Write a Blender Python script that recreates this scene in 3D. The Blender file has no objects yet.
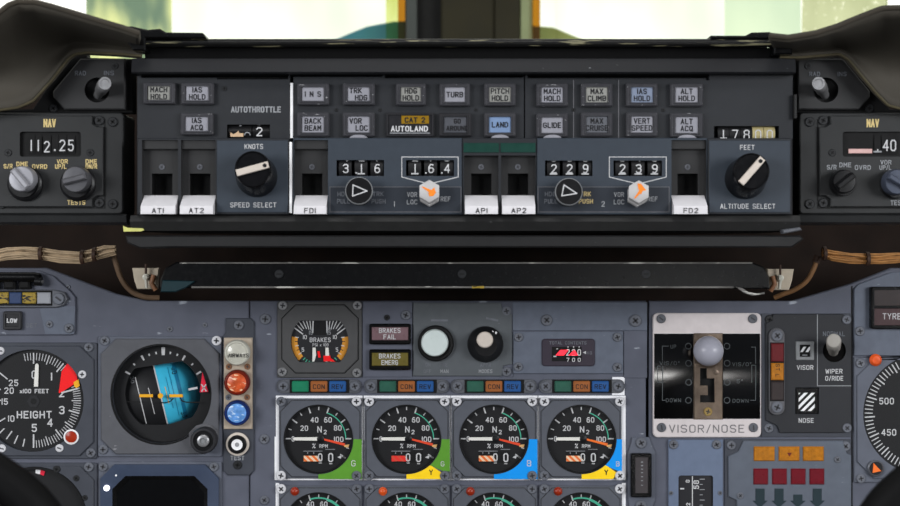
import bpy, bmesh, math, random
from mathutils import Vector
from mathutils.geometry import tessellate_polygon
random.seed(7)
SC = bpy.context.scene
COL = SC.collection
R = math.radians
D = 0.95            # camera distance to the main instrument board, metres
S0 = 0.0007         # metres per photo pixel on the main board

# ------------------------------------------------------------ camera
cam_d = bpy.data.cameras.new('camera'); cam = bpy.data.objects.new('camera', cam_d); COL.objects.link(cam)
cam.location = (0, -D, 0); cam.rotation_euler = (R(90), 0, 0)
cam_d.sensor_width = 36; cam_d.lens = 36 * D / (900 * S0); cam_d.clip_start = 0.01
cam_d.dof.use_dof = True; cam_d.dof.focus_distance = 0.92; cam_d.dof.aperture_fstop = 9.0
SC.camera = cam
# ------------------------------------------------------------ sky, cabin lamps, added highlight lamp
SC.view_settings.view_transform = 'Standard'; SC.view_settings.look = 'None'
SC.view_settings.gamma = 1; SC.view_settings.exposure = 0; SC.view_settings.use_curve_mapping = False
W_ = bpy.data.worlds.new('sky'); SC.world = W_; W_.use_nodes = True
nt = W_.node_tree; nt.nodes.clear()
tc = nt.nodes.new('ShaderNodeTexCoord'); sep = nt.nodes.new('ShaderNodeSeparateXYZ')
rmp = nt.nodes.new('ShaderNodeValToRGB'); mp = nt.nodes.new('ShaderNodeMapRange')
bg = nt.nodes.new('ShaderNodeBackground'); wo = nt.nodes.new('ShaderNodeOutputWorld')
nt.links.new(tc.outputs['Generated'], sep.inputs[0]); nt.links.new(sep.outputs['Y'], mp.inputs['Value'])
mp.inputs['From Min'].default_value = -1; mp.inputs['From Max'].default_value = 1
nt.links.new(mp.outputs[0], rmp.inputs[0]); nt.links.new(rmp.outputs[0], bg.inputs[0]); nt.links.new(bg.outputs[0], wo.inputs[0])
rmp.color_ramp.elements[0].position = 0.45; rmp.color_ramp.elements[0].color = (0.10, 0.11, 0.125, 1)
rmp.color_ramp.elements[1].position = 0.85; rmp.color_ramp.elements[1].color = (1.5, 1.5, 1.4, 1)
bg.inputs[1].default_value = 1.0
def lamp(name, loc, target, sx, sy, power, color):
    l = bpy.data.lights.new(name, 'AREA'); l.shape = 'RECTANGLE'; l.size = sx; l.size_y = sy; l.energy = power; l.color = color
    o = bpy.data.objects.new(name, l); COL.objects.link(o); o.location = loc
    o.rotation_euler = (Vector(target) - Vector(loc)).to_track_quat('-Z', 'Y').to_euler()
    return o
lamp('side_window_daylight', (-1.6, -1.6, 0.32), (0, 0, 0), 1.0, 0.7, 30, (0.97, 0.985, 1.0))
lamp('side_window_daylight', (1.6, -1.6, 0.32), (0, 0, 0), 1.0, 0.7, 30, (0.97, 0.985, 1.0))
lamp('cabin_ceiling_lamp', (0.0, -1.2, 1.25), (0, 0, -0.05), 0.9, 0.5, 8, (1.0, 0.985, 0.97))
lamp('visor_highlight_lamp', (0.39, -1.5, -0.215), (0.15, 0, -0.086), 0.20, 0.05, 0.9, (1.0, 0.98, 0.95))  # added unseen source that makes the highlight band on the visor cover

# ------------------------------------------------------------ materials
def lin(c):
    c = c / 255
    return c / 12.92 if c <= 0.04045 else ((c + 0.055) / 1.055) ** 2.4
def rgb(c, k=1.0): return tuple(min(1, lin(x) * k) for x in c) + (1,)
MATS = {}
def newmat(name):
    m = bpy.data.materials.new(name); m.use_nodes = True; MATS[name] = m
    return m, m.node_tree, m.node_tree.nodes['Principled BSDF']
KA = 1.12
def paint(name, c, rough=0.5, var=0.10, metal=0.0, chips=None, chip_amt=0.62, scale=160, rvar=0.08, spec=0.3, bump=0.0, coat=0.0, stretch=(0.35, 1, 1)):
    """painted or plastic surface: slow tone variation, fine grain and optional flecks in a second colour for paint chips and painted glints"""
    m, t, b = newmat(name)
    N, L = t.nodes.new, t.links.new
    co = N('ShaderNodeTexCoord')
    n1 = N('ShaderNodeTexNoise'); n1.inputs['Scale'].default_value = scale; n1.inputs['Detail'].default_value = 6
    L(co.outputs['Object'], n1.inputs['Vector'])
    mr = N('ShaderNodeMapRange'); mr.inputs['To Min'].default_value = 1 - var; mr.inputs['To Max'].default_value = 1 + var
    mr.inputs['From Min'].default_value = 0.3; mr.inputs['From Max'].default_value = 0.7
    L(n1.outputs['Fac'], mr.inputs['Value'])
    hs = N('ShaderNodeHueSaturation'); hs.inputs['Color'].default_value = rgb(c, KA)
    L(mr.outputs[0], hs.inputs['Value'])
    out = hs.outputs[0]
    if chips:
        n2 = N('ShaderNodeTexNoise'); n2.inputs['Scale'].default_value = scale * 3.1; n2.inputs['Detail'].default_value = 4
        mpn = N('ShaderNodeMapping'); mpn.inputs['Scale'].default_value = stretch
        L(co.outputs['Object'], mpn.inputs['Vector']); L(mpn.outputs[0], n2.inputs['Vector'])
        cr = N('ShaderNodeValToRGB'); cr.color_ramp.elements[0].position = chip_amt; cr.color_ramp.elements[1].position = chip_amt + 0.05
        L(n2.outputs['Fac'], cr.inputs[0])
        mx = N('ShaderNodeMix'); mx.data_type = 'RGBA'; mx.inputs['B'].default_value = rgb(chips, KA)
        L(cr.outputs[0], mx.inputs['Factor']); L(out, mx.inputs['A']); out = mx.outputs['Result']
    L(out, b.inputs['Base Color'])
    n3 = N('ShaderNodeTexNoise'); n3.inputs['Scale'].default_value = scale * 2; L(co.outputs['Object'], n3.inputs['Vector'])
    mr3 = N('ShaderNodeMapRange'); mr3.inputs['To Min'].default_value = max(0.02, rough - rvar); mr3.inputs['To Max'].default_value = min(1, rough + rvar)
    L(n3.outputs['Fac'], mr3.inputs['Value']); L(mr3.outputs[0], b.inputs['Roughness'])
    b.inputs['Metallic'].default_value = metal; b.inputs['Specular IOR Level'].default_value = spec
    b.inputs['Coat Weight'].default_value = coat
    if bump:
        bp = N('ShaderNodeBump'); bp.inputs['Strength'].default_value = bump; bp.inputs['Distance'].default_value = 0.0004
        L(n3.outputs['Fac'], bp.inputs['Height']); L(bp.outputs[0], b.inputs['Normal'])
    return m
def glassmat(name, tint, fac=0.05, rough=0.03):
    m, t, b = newmat(name); t.nodes.remove(b)
    N, L = t.nodes.new, t.links.new
    tr = N('ShaderNodeBsdfTransparent'); tr.inputs[0].default_value = tuple(tint) + (1,)
    gl = N('ShaderNodeBsdfGlossy'); gl.inputs['Roughness'].default_value = rough
    mx = N('ShaderNodeMixShader'); mx.inputs[0].default_value = fac
    L(tr.outputs[0], mx.inputs[1]); L(gl.outputs[0], mx.inputs[2]); L(mx.outputs[0], t.nodes['Material Output'].inputs[0])
def dirt_glare_glass(name, t1, t2, scale, lo, hi, stretch=(1, 1, 0.35), flecks=None):
    """window glass whose tint is uneven: smears, glare painted as pale tint and, if asked, fine scratches"""
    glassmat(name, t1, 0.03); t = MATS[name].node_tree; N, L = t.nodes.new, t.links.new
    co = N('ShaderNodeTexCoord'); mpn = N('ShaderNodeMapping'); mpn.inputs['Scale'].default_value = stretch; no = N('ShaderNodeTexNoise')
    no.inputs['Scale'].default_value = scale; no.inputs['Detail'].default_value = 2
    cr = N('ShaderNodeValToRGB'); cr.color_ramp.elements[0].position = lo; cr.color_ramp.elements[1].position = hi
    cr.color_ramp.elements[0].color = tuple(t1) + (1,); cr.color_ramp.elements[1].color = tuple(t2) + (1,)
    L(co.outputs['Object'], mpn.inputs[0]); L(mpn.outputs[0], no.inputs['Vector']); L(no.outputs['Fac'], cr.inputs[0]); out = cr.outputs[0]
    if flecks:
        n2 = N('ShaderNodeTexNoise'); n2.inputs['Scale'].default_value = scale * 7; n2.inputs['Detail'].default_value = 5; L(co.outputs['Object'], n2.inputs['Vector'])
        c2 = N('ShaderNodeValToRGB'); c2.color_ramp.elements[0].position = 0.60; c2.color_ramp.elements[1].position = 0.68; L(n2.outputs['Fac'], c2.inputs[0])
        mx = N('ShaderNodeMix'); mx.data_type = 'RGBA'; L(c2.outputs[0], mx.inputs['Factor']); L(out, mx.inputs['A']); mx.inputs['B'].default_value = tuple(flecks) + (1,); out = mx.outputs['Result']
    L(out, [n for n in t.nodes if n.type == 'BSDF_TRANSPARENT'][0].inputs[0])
def striped(name, c1, c2, freq, ang, rough=0.4):
    m, t, b = newmat(name)
    N, L = t.nodes.new, t.links.new
    co = N('ShaderNodeTexCoord'); mpn = N('ShaderNodeMapping'); mpn.inputs['Rotation'].default_value = (0, R(ang), 0)
    sp = N('ShaderNodeSeparateXYZ'); mu = N('ShaderNodeMath'); mu.operation = 'MULTIPLY'; mu.inputs[1].default_value = freq
    fr = N('ShaderNodeMath'); fr.operation = 'FRACT'; gt = N('ShaderNodeMath'); gt.operation = 'GREATER_THAN'; gt.inputs[1].default_value = 0.5
    mx = N('ShaderNodeMix'); mx.data_type = 'RGBA'; mx.inputs['A'].default_value = rgb(c1, KA); mx.inputs['B'].default_value = rgb(c2, KA)
    L(co.outputs['Object'], mpn.inputs[0]); L(mpn.outputs[0], sp.inputs[0]); L(sp.outputs['X'], mu.inputs[0]); L(mu.outputs[0], fr.inputs[0])
    L(fr.outputs[0], gt.inputs[0]); L(gt.outputs[0], mx.inputs['Factor']); L(mx.outputs['Result'], b.inputs['Base Color'])
    b.inputs['Roughness'].default_value = rough

paint('board', (82, 85, 97), 0.55, 0.10, chips=(150, 155, 165), chip_amt=0.70, scale=60)
paint('flange', (86, 90, 101), 0.5, 0.08, chips=(135, 138, 145), chip_amt=0.72, scale=90)
paint('flange_dark', (60, 63, 71), 0.5, 0.08, chips=(120, 124, 132), chip_amt=0.73, scale=90)
paint('flange_blue', (56, 66, 86), 0.5, 0.06)
paint('attitude_grey', (82, 83, 88), 0.45, 0.06, chips=(140, 140, 145), chip_amt=0.72)
paint('brake_grey', (70, 70, 71), 0.5, 0.05)
paint('engine_grey', (80, 83, 91), 0.45, 0.05)
paint('plate_light', (90, 96, 109), 0.5, 0.08, chips=(140, 145, 152), chip_amt=0.72)
paint('plate_blue', (96, 108, 130), 0.5, 0.06, chips=(140, 145, 152), chip_amt=0.72)
paint('gear_grey', (86, 92, 103), 0.5, 0.07, chips=(140, 145, 152), chip_amt=0.72)
paint('afcs_grey', (35, 37, 41), 0.5, 0.06, chips=(120, 122, 126), chip_amt=0.75)
paint('afcs_strip', (25, 26, 29), 0.45, 0.06, chips=(120, 122, 126), chip_amt=0.72)
paint('afcs_blue', (50, 57, 66), 0.5, 0.05, chips=(110, 118, 126), chip_amt=0.75)
paint('afcs_inset', (38, 43, 51), 0.5, 0.06)
paint('cell_grey', (42, 42, 43), 0.5, 0.05)
paint('rail', (38, 38, 38), 0.5, 0.08, chips=(90, 90, 92), chip_amt=0.72)
paint('lower_lip', (28, 28, 29), 0.5, 0.08, chips=(80, 80, 82), chip_amt=0.74)
paint('black_gloss', (10, 10, 11), 0.25, 0.1)
paint('black_worn_glint', (14, 14, 14), 0.35, 0.1, chips=(120, 116, 92), chip_amt=0.60, scale=90, stretch=(0.14, 1, 2.5))  # pale streaks: wear on the ridge plus its glossy highlight, painted in
paint('black_matt', (13, 13, 14), 0.75, 0.1)
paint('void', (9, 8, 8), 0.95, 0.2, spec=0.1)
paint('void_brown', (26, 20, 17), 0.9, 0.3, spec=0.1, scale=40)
paint('edge_wear', (105, 103, 100), 0.4, 0.35, chips=(180, 178, 172), chip_amt=0.60, scale=70)
paint('nav_grey', (38, 39, 40), 0.5, 0.06, chips=(110, 112, 114), chip_amt=0.75)
paint('nav_box', (35, 36, 37), 0.5, 0.06, chips=(100, 102, 104), chip_amt=0.74)
paint('switch_plate', (42, 42, 43), 0.5, 0.06)
paint('hood', (68, 64, 57), 0.75, 0.16, scale=25, bump=0.3)
paint('hood_outer', (50, 45, 37), 0.75, 0.12, scale=40, bump=0.3)
paint('gasket', (72, 66, 48), 0.6, 0.15)
paint('dial_black', (20, 20, 22), 0.55, 0.06)
paint('dial_grey', (32, 32, 35), 0.5, 0.05)
paint('bezel_black', (13, 13, 14), 0.4, 0.06)
paint('knob_black', (16, 16, 18), 0.35, 0.06)
paint('knob_gloss', (14, 14, 16), 0.2, 0.06)
paint('rim_grey', (90, 90, 94), 0.35, 0.1)
paint('bezel', (58, 58, 62), 0.35, 0.1, chips=(150, 150, 152), chip_amt=0.67, scale=220)
paint('bezel_dark', (40, 40, 43), 0.4, 0.1)
paint('white', (228, 228, 230), 0.5, 0.03)
paint('tape_white', (228, 228, 232), 0.5, 0.05, chips=(180, 180, 184), chip_amt=0.70)
paint('lever_white', (205, 203, 206), 0.4, 0.03)
paint('plate_white', (198, 190, 190), 0.45, 0.05, chips=(160, 156, 150), chip_amt=0.75)
paint('print_white', (190, 190, 192), 0.6, 0.05)
paint('print_grey', (138, 140, 144), 0.6, 0.15)
paint('print_dim', (100, 103, 110), 0.6, 0.25)
paint('print_gold', (206, 184, 126), 0.6, 0.08)
paint('print_black', (22, 22, 26), 0.6, 0.05)
paint('print_engraved', (110, 108, 110), 0.6, 0.1)
paint('lens_grey', (138, 138, 146), 0.35, 0.05)
paint('lens_warm', (134, 134, 130), 0.35, 0.05)
paint('lens_blue', (112, 134, 168), 0.35, 0.05)
paint('lens_bluegrey', (118, 128, 148), 0.35, 0.05)
paint('lens_dim', (88, 90, 96), 0.4, 0.05)
paint('lens_dark', (74, 76, 82), 0.4, 0.25)
paint('lens_black', (34, 34, 37), 0.35, 0.1)
paint('lens_amber', (132, 100, 14), 0.35, 0.08)
paint('tape_yellowgreen', (190, 190, 110), 0.5, 0.15)
paint('steel', (150, 150, 152), 0.35, 0.15, metal=0.6)
paint('steel_dark', (92, 94, 100), 0.4, 0.15, metal=0.3)
paint('screw_grey', (98, 101, 109), 0.45, 0.15, metal=0.2)
paint('screw_black', (34, 35, 37), 0.4, 0.15)
paint('screw_bright', (196, 196, 200), 0.35, 0.1)
paint('screw_brass', (160, 135, 80), 0.35, 0.1, metal=0.5)
paint('slot_black', (8, 8, 9), 0.7, 0.1)
paint('knob_metal', (150, 150, 156), 0.38, 0.08, metal=0.35)
paint('knob_greyblue', (66, 72, 86), 0.4, 0.1, metal=0.2)
paint('knob_darkmetal', (84, 84, 88), 0.4, 0.08, metal=0.3)
paint('hex_grey', (182, 180, 180), 0.45, 0.06)
paint('orange', (236, 132, 40), 0.5, 0.05)
paint('pointer_tan', (196, 186, 176), 0.45, 0.06)
paint('tan', (168, 156, 112), 0.5, 0.08)
paint('flag_tan', (196, 166, 134), 0.5, 0.08)
paint('flag_pink', (206, 168, 164), 0.5, 0.08)
paint('green_strip', (14, 54, 46), 0.4, 0.1)
paint('ann_green', (26, 116, 84), 0.4, 0.12)
paint('ann_green_dim', (40, 84, 70), 0.4, 0.15)
paint('ann_brown', (146, 86, 44), 0.4, 0.10)
paint('ann_blue', (34, 78, 134), 0.4, 0.10)
paint('sector_green', (84, 140, 42), 0.5, 0.06)
paint('sector_blue', (0, 140, 226), 0.5, 0.03)
paint('sector_yellow', (250, 202, 20), 0.5, 0.04)
paint('arc_green', (70, 170, 140), 0.5, 0.05)
paint('needle_red', (222, 72, 40), 0.5, 0.05)
paint('needle_orange', (236, 112, 40), 0.5, 0.05)
paint('needle_tan', (216, 170, 110), 0.5, 0.05)
paint('needle_white', (222, 220, 214), 0.5, 0.04)
paint('flag_red', (246, 16, 22), 0.5, 0.03)
paint('flag_crimson', (220, 30, 60), 0.5, 0.05)
paint('sky_blue', (58, 182, 218), 0.5, 0.04)
paint('yellow', (236, 170, 30), 0.5, 0.05)
paint('arc_orange', (206, 140, 46), 0.5, 0.1)
paint('lamp_white', (186, 184, 172), 0.25, 0.05, coat=0.5)
paint('lamp_pale', (196, 206, 204), 0.3, 0.04, coat=0.3)
paint('lamp_red', (196, 84, 44), 0.3, 0.3, chips=(240, 196, 160), chip_amt=0.56, scale=240)  # pale flecks paint sparkle into the lens colour
paint('lamp_blue', (92, 142, 204), 0.3, 0.25, chips=(190, 212, 236), chip_amt=0.58, scale=240)  # sparkle of the blue lens painted in as pale flecks
paint('lamp_orange', (214, 84, 34), 0.3, 0.2)
paint('lamp_darkred', (150, 44, 20), 0.3, 0.2)
paint('lens_gold', (164, 102, 14), 0.3, 0.22, scale=400)
paint('lens_crimson', (98, 8, 24), 0.3, 0.12, scale=300)
paint('lens_maroon', (92, 16, 22), 0.35, 0.12)
paint('lens_plum', (112, 88, 93), 0.3, 0.1)
paint('lens_plum_dark', (66, 46, 48), 0.35, 0.12)
paint('lens_brown_dark', (48, 40, 40), 0.35, 0.1)
paint('lens_olive', (98, 88, 40), 0.3, 0.1)
paint('brass_plate', (166, 152, 136), 0.45, 0.1)
paint('screw_brown', (122, 84, 58), 0.5, 0.2)
paint('bronze', (118, 104, 92), 0.32, 0.2, metal=0.75)
paint('ball_grey', (152, 152, 163), 0.3, 0.03)
paint('scale_black', (34, 34, 38), 0.5, 0.05)
paint('arrow_dark', (28, 44, 50), 0.5, 0.05)
paint('module_brown', (64, 60, 62), 0.4, 0.08)
paint('display_plum', (52, 46, 56), 0.4, 0.06)
paint('screen_black', (7, 7, 8), 0.12, 0.1)
paint('wire_beige', (168, 146, 118), 0.6, 0.2)
paint('wire_brown', (160, 112, 62), 0.6, 0.25)
paint('tie_dark', (58, 40, 30), 0.6, 0.2)
paint('cable_brown', (92, 72, 54), 0.6, 0.15)
paint('cable_tan', (112, 80, 50), 0.6, 0.15)
paint('bracket_cream', (176, 164, 146), 0.5, 0.08)
paint('teal_dark', (12, 40, 46), 0.5, 0.1)
paint('post_olive', (38, 35, 20), 0.8, 0.25, scale=20)
paint('post_black', (14, 14, 12), 0.8, 0.2)
paint('post_green', (66, 70, 66), 0.8, 0.2, scale=20)
paint('post_grey', (130, 138, 100), 0.8, 0.15, scale=20)
paint('visor_teal', (84, 150, 180), 0.6, 0.1, scale=5)
paint('visor_olive', (170, 175, 110), 0.6, 0.1, scale=5)
paint('marker_yellow', (150, 126, 46), 0.45, 0.1, chips=(30, 28, 26), chip_amt=0.52, scale=260)
paint('marker_blue', (42, 60, 96), 0.45, 0.1)
paint('marker_white', (146, 148, 154), 0.45, 0.05)
paint('rim_red', (104, 26, 10), 0.2, 0.1, coat=0.4)
paint('rim_blue', (16, 38, 92), 0.2, 0.1, coat=0.4)
paint('print_faint', (74, 78, 80), 0.6, 0.2)
paint('cover_gloss', (6, 6, 7), 0.11, 0.05, spec=0.5, rvar=0.01)
paint('visor_panel', (38, 39, 43), 0.5, 0.06, chips=(110, 112, 114), chip_amt=0.75)
paint('toggle_cream', (152, 148, 142), 0.4, 0.06)
paint('rim_pale', (120, 122, 124), 0.4, 0.1)
paint('screw_slot', (56, 56, 60), 0.6, 0.1)
paint('carpet', (40, 38, 36), 0.95, 0.2, scale=60)
paint('selector_grey', (82, 86, 90), 0.5, 0.06, chips=(130, 132, 136), chip_amt=0.72)
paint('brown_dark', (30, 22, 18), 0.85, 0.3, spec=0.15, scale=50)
paint('horizon_blue', (10, 118, 158), 0.5, 0.05)
paint('yoke_black', (4, 4, 5), 0.6, 0.1, spec=0.15)
glassmat('instrument_glass', (0.97, 0.97, 0.97), 0.025, 0.08)
dirt_glare_glass('windscreen_glass', (0.80, 0.835, 0.775), (0.95, 0.97, 0.92), 9, 0.38, 0.60)
dirt_glare_glass('windscreen_green', (0.37, 0.45, 0.38), (0.80, 0.82, 0.56), 26, 0.47, 0.62)  # pale blotches paint the glare on the left pane into its tint
dirt_glare_glass('windscreen_pale', (0.68, 0.76, 0.66), (0.80, 0.86, 0.74), 12, 0.35, 0.65)
dirt_glare_glass('windscreen_olive', (0.39, 0.42, 0.25), (0.50, 0.53, 0.33), 25, 0.4, 0.65, flecks=(0.68, 0.70, 0.52))
glassmat('amber_strip', (0.56, 0.36, 0.05), 0.02, 0.4)
dirt_glare_glass('yellow_seal', (0.66, 0.70, 0.36), (0.76, 0.80, 0.50), 40, 0.4, 0.6)
striped('hatch_orange', (230, 110, 40), (230, 200, 170), 330, 45)
striped('hatch_red', (224, 40, 36), (210, 70, 50), 330, 45)
striped('hatch_white', (225, 225, 225), (20, 20, 22), 260, 45)
def glow(name, c, s):
    m, t, b = newmat(name); b.inputs['Base Color'].default_value = rgb(c)
    b.inputs['Emission Color'].default_value = rgb(c); b.inputs['Emission Strength'].default_value = s
glow('lamp_lit', (240, 240, 255), 1.3)
glow('flag_red_glow', (255, 40, 60), 0.9)  # emission makes the red contents flags glow by themselves

# ------------------------------------------------------------ stroke lettering
GL = {
'A': '0,0 2,6 4,0|.7,2 3.3,2', 'B': '0,0 0,6 3,6 4,5.2 4,3.9 3,3.1 0,3.1|3,3.1 4,2.2 4,.9 3,0 0,0', 'C': '4,5 3,6 1,6 0,5 0,1 1,0 3,0 4,1',
'D': '0,0 0,6 2.6,6 4,4.6 4,1.4 2.6,0 0,0', 'E': '3.7,6 0,6 0,0 3.7,0|0,3.1 3.1,3.1', 'F': '3.7,6 0,6 0,0|0,3.1 3.1,3.1',
'G': '4,5 3,6 1,6 0,5 0,1 1,0 3,0 4,1 4,2.8 2.2,2.8', 'H': '0,0 0,6|4,0 4,6|0,3 4,3', 'I': '0,0 0,6', 'J': '3,6 3,1 2,0 1,0 0,1',
'K': '0,0 0,6|4,6 0,2.4|1.3,3.5 4,0', 'L': '0,6 0,0 3.6,0', 'M': '0,0 0,6 2.2,2.5 4.4,6 4.4,0', 'N': '0,0 0,6 4,0 4,6',
'O': '1,0 3,0 4,1 4,5 3,6 1,6 0,5 0,1 1,0', 'P': '0,0 0,6 3,6 4,5.2 4,3.6 3,2.8 0,2.8', 'Q': '1,0 3,0 4,1 4,5 3,6 1,6 0,5 0,1 1,0|2.4,1.6 4.2,-.4',
'R': '0,0 0,6 3,6 4,5.2 4,3.8 3,3 0,3|2,3 4,0', 'S': '4,5.1 3,6 1,6 0,5.1 0,3.9 1,3.1 3,2.9 4,2.1 4,.9 3,0 1,0 0,.9', 'T': '0,6 4,6|2,6 2,0',
'U': '0,6 0,1 1,0 3,0 4,1 4,6', 'V': '0,6 2,0 4,6', 'W': '0,6 1.2,0 2.5,4.5 3.8,0 5,6', 'X': '0,0 4,6|0,6 4,0', 'Y': '0,6 2,3 4,6|2,3 2,0', 'Z': '0,6 4,6 0,0 4,0',
'0': '1,0 2.8,0 3.8,1 3.8,5 2.8,6 1,6 0,5 0,1 1,0', '1': '0,0 0,6', '2': '0,5 1,6 2.9,6 3.8,5 3.8,3.9 0,0 3.8,0', '3': '0,5.2 1,6 2.9,6 3.8,5.1 3.8,4 2.9,3.2 1.5,3.2|2.9,3.2 3.8,2.3 3.8,.9 2.9,0 1,0 0,.8',
'4': '3,0 3,6 0,1.8 4,1.8', '5': '3.6,6 .3,6 .2,3.4 2.7,3.6 3.7,2.7 3.7,1 2.7,0 1,0 0,.8', '6': '3.4,5.6 2.6,6 1.4,6 0,4 0,1 1,0 2.8,0 3.8,1 3.8,2.5 2.8,3.4 1,3.4 0,2.6',
'7': '0,6 3.8,6 1.4,0', '8': '1,3.2 .1,4 .1,5.2 1,6 2.8,6 3.7,5.2 3.7,4 2.8,3.2 1,3.2 0,2.3 0,.9 1,0 2.8,0 3.8,.9 3.8,2.3 2.8,3.2', '9': '.4,.4 1.2,0 2.4,0 3.8,2 3.8,5 2.8,6 1,6 0,5 0,3.6 1,2.7 2.8,2.7 3.8,3.4',
'/': '0,-.4 2.6,6.4', '%': '0,0 4,6|.3,6 1.3,6 1.3,4.8 .3,4.8 .3,6|2.7,0 3.7,0 3.7,1.2 2.7,1.2 2.7,0', '.': '0,0 0,.5', '-': '0,3 2.6,3', 'x': '0,0 3,3.6|0,3.6 3,0', '°': '.2,4.6 1.4,4.6 1.4,6 .2,6 .2,4.6',
'~': '0,3 2.4,3', "'": '0,5 0,6', ' ': ''}
GLP = {k: [[tuple(float(q) for q in p.split(',')) for p in st.split()] for st in v.split('|') if st] for k, v in GL.items()}
GLW = {k: (max((p[0] for st in v for p in st), default=2.4)) for k, v in GLP.items()}

# ------------------------------------------------------------ mesh builder, in photo-sized units on a thing's own plane
def SY(y): return S0 * (D + y) / D
def WP(px, py, y):
    s = SY(y); return Vector(((px - 450) * s, y, (253 - py) * s))
def area(p): return sum(p[i - 1][0] * p[i][1] - p[i][0] * p[i - 1][1] for i in range(len(p))) / 2
def orient(p): return list(p) if area(p) > 0 else list(reversed(p))
def inset(p, c):
    n = len(p); out = []
    for i in range(n):
        a, b, e = p[i - 1], p[i], p[(i + 1) % n]
        d1 = (b[0] - a[0], b[1] - a[1]); d2 = (e[0] - b[0], e[1] - b[1])
        l1 = math.hypot(*d1) or 1; l2 = math.hypot(*d2) or 1
        n1 = (-d1[1] / l1, d1[0] / l1); n2 = (-d2[1] / l2, d2[0] / l2)
        bx, by = n1[0] + n2[0], n1[1] + n2[1]; k = 1 + n1[0] * n2[0] + n1[1] * n2[1]
        k = max(k, 0.35)
        out.append((b[0] + c * bx / k, b[1] + c * by / k))
    return out
def rect(x0, y0, x1, y1): return [(x0, y0), (x1, y0), (x1, y1), (x0, y1)]
def rrect(x0, y0, x1, y1, r, n=5):
    o = []
    for cx, cy, a in ((x1 - r, y0 + r, -90), (x1 - r, y1 - r, 0), (x0 + r, y1 - r, 90), (x0 + r, y0 + r, 180)):
        for i in range(n + 1):
            t = R(a + 90 * i / n); o.append((cx + r * math.cos(t), cy + r * math.sin(t)))
    return o
def octa(x0, y0, x1, y1, c): return [(x0 + c, y0), (x1 - c, y0), (x1, y0 + c), (x1, y1 - c), (x1 - c, y1), (x0 + c, y1), (x0, y1 - c), (x0, y0 + c)]
def circ(cx, cy, r, n=48): return [(cx + r * math.cos(2 * math.pi * i / n), cy + r * math.sin(2 * math.pi * i / n)) for i in range(n)]
def regular(cx, cy, r, n, a0=0): return [(cx + r * math.cos(R(a0) + 2 * math.pi * i / n), cy + r * math.sin(R(a0) + 2 * math.pi * i / n)) for i in range(n)]
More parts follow.
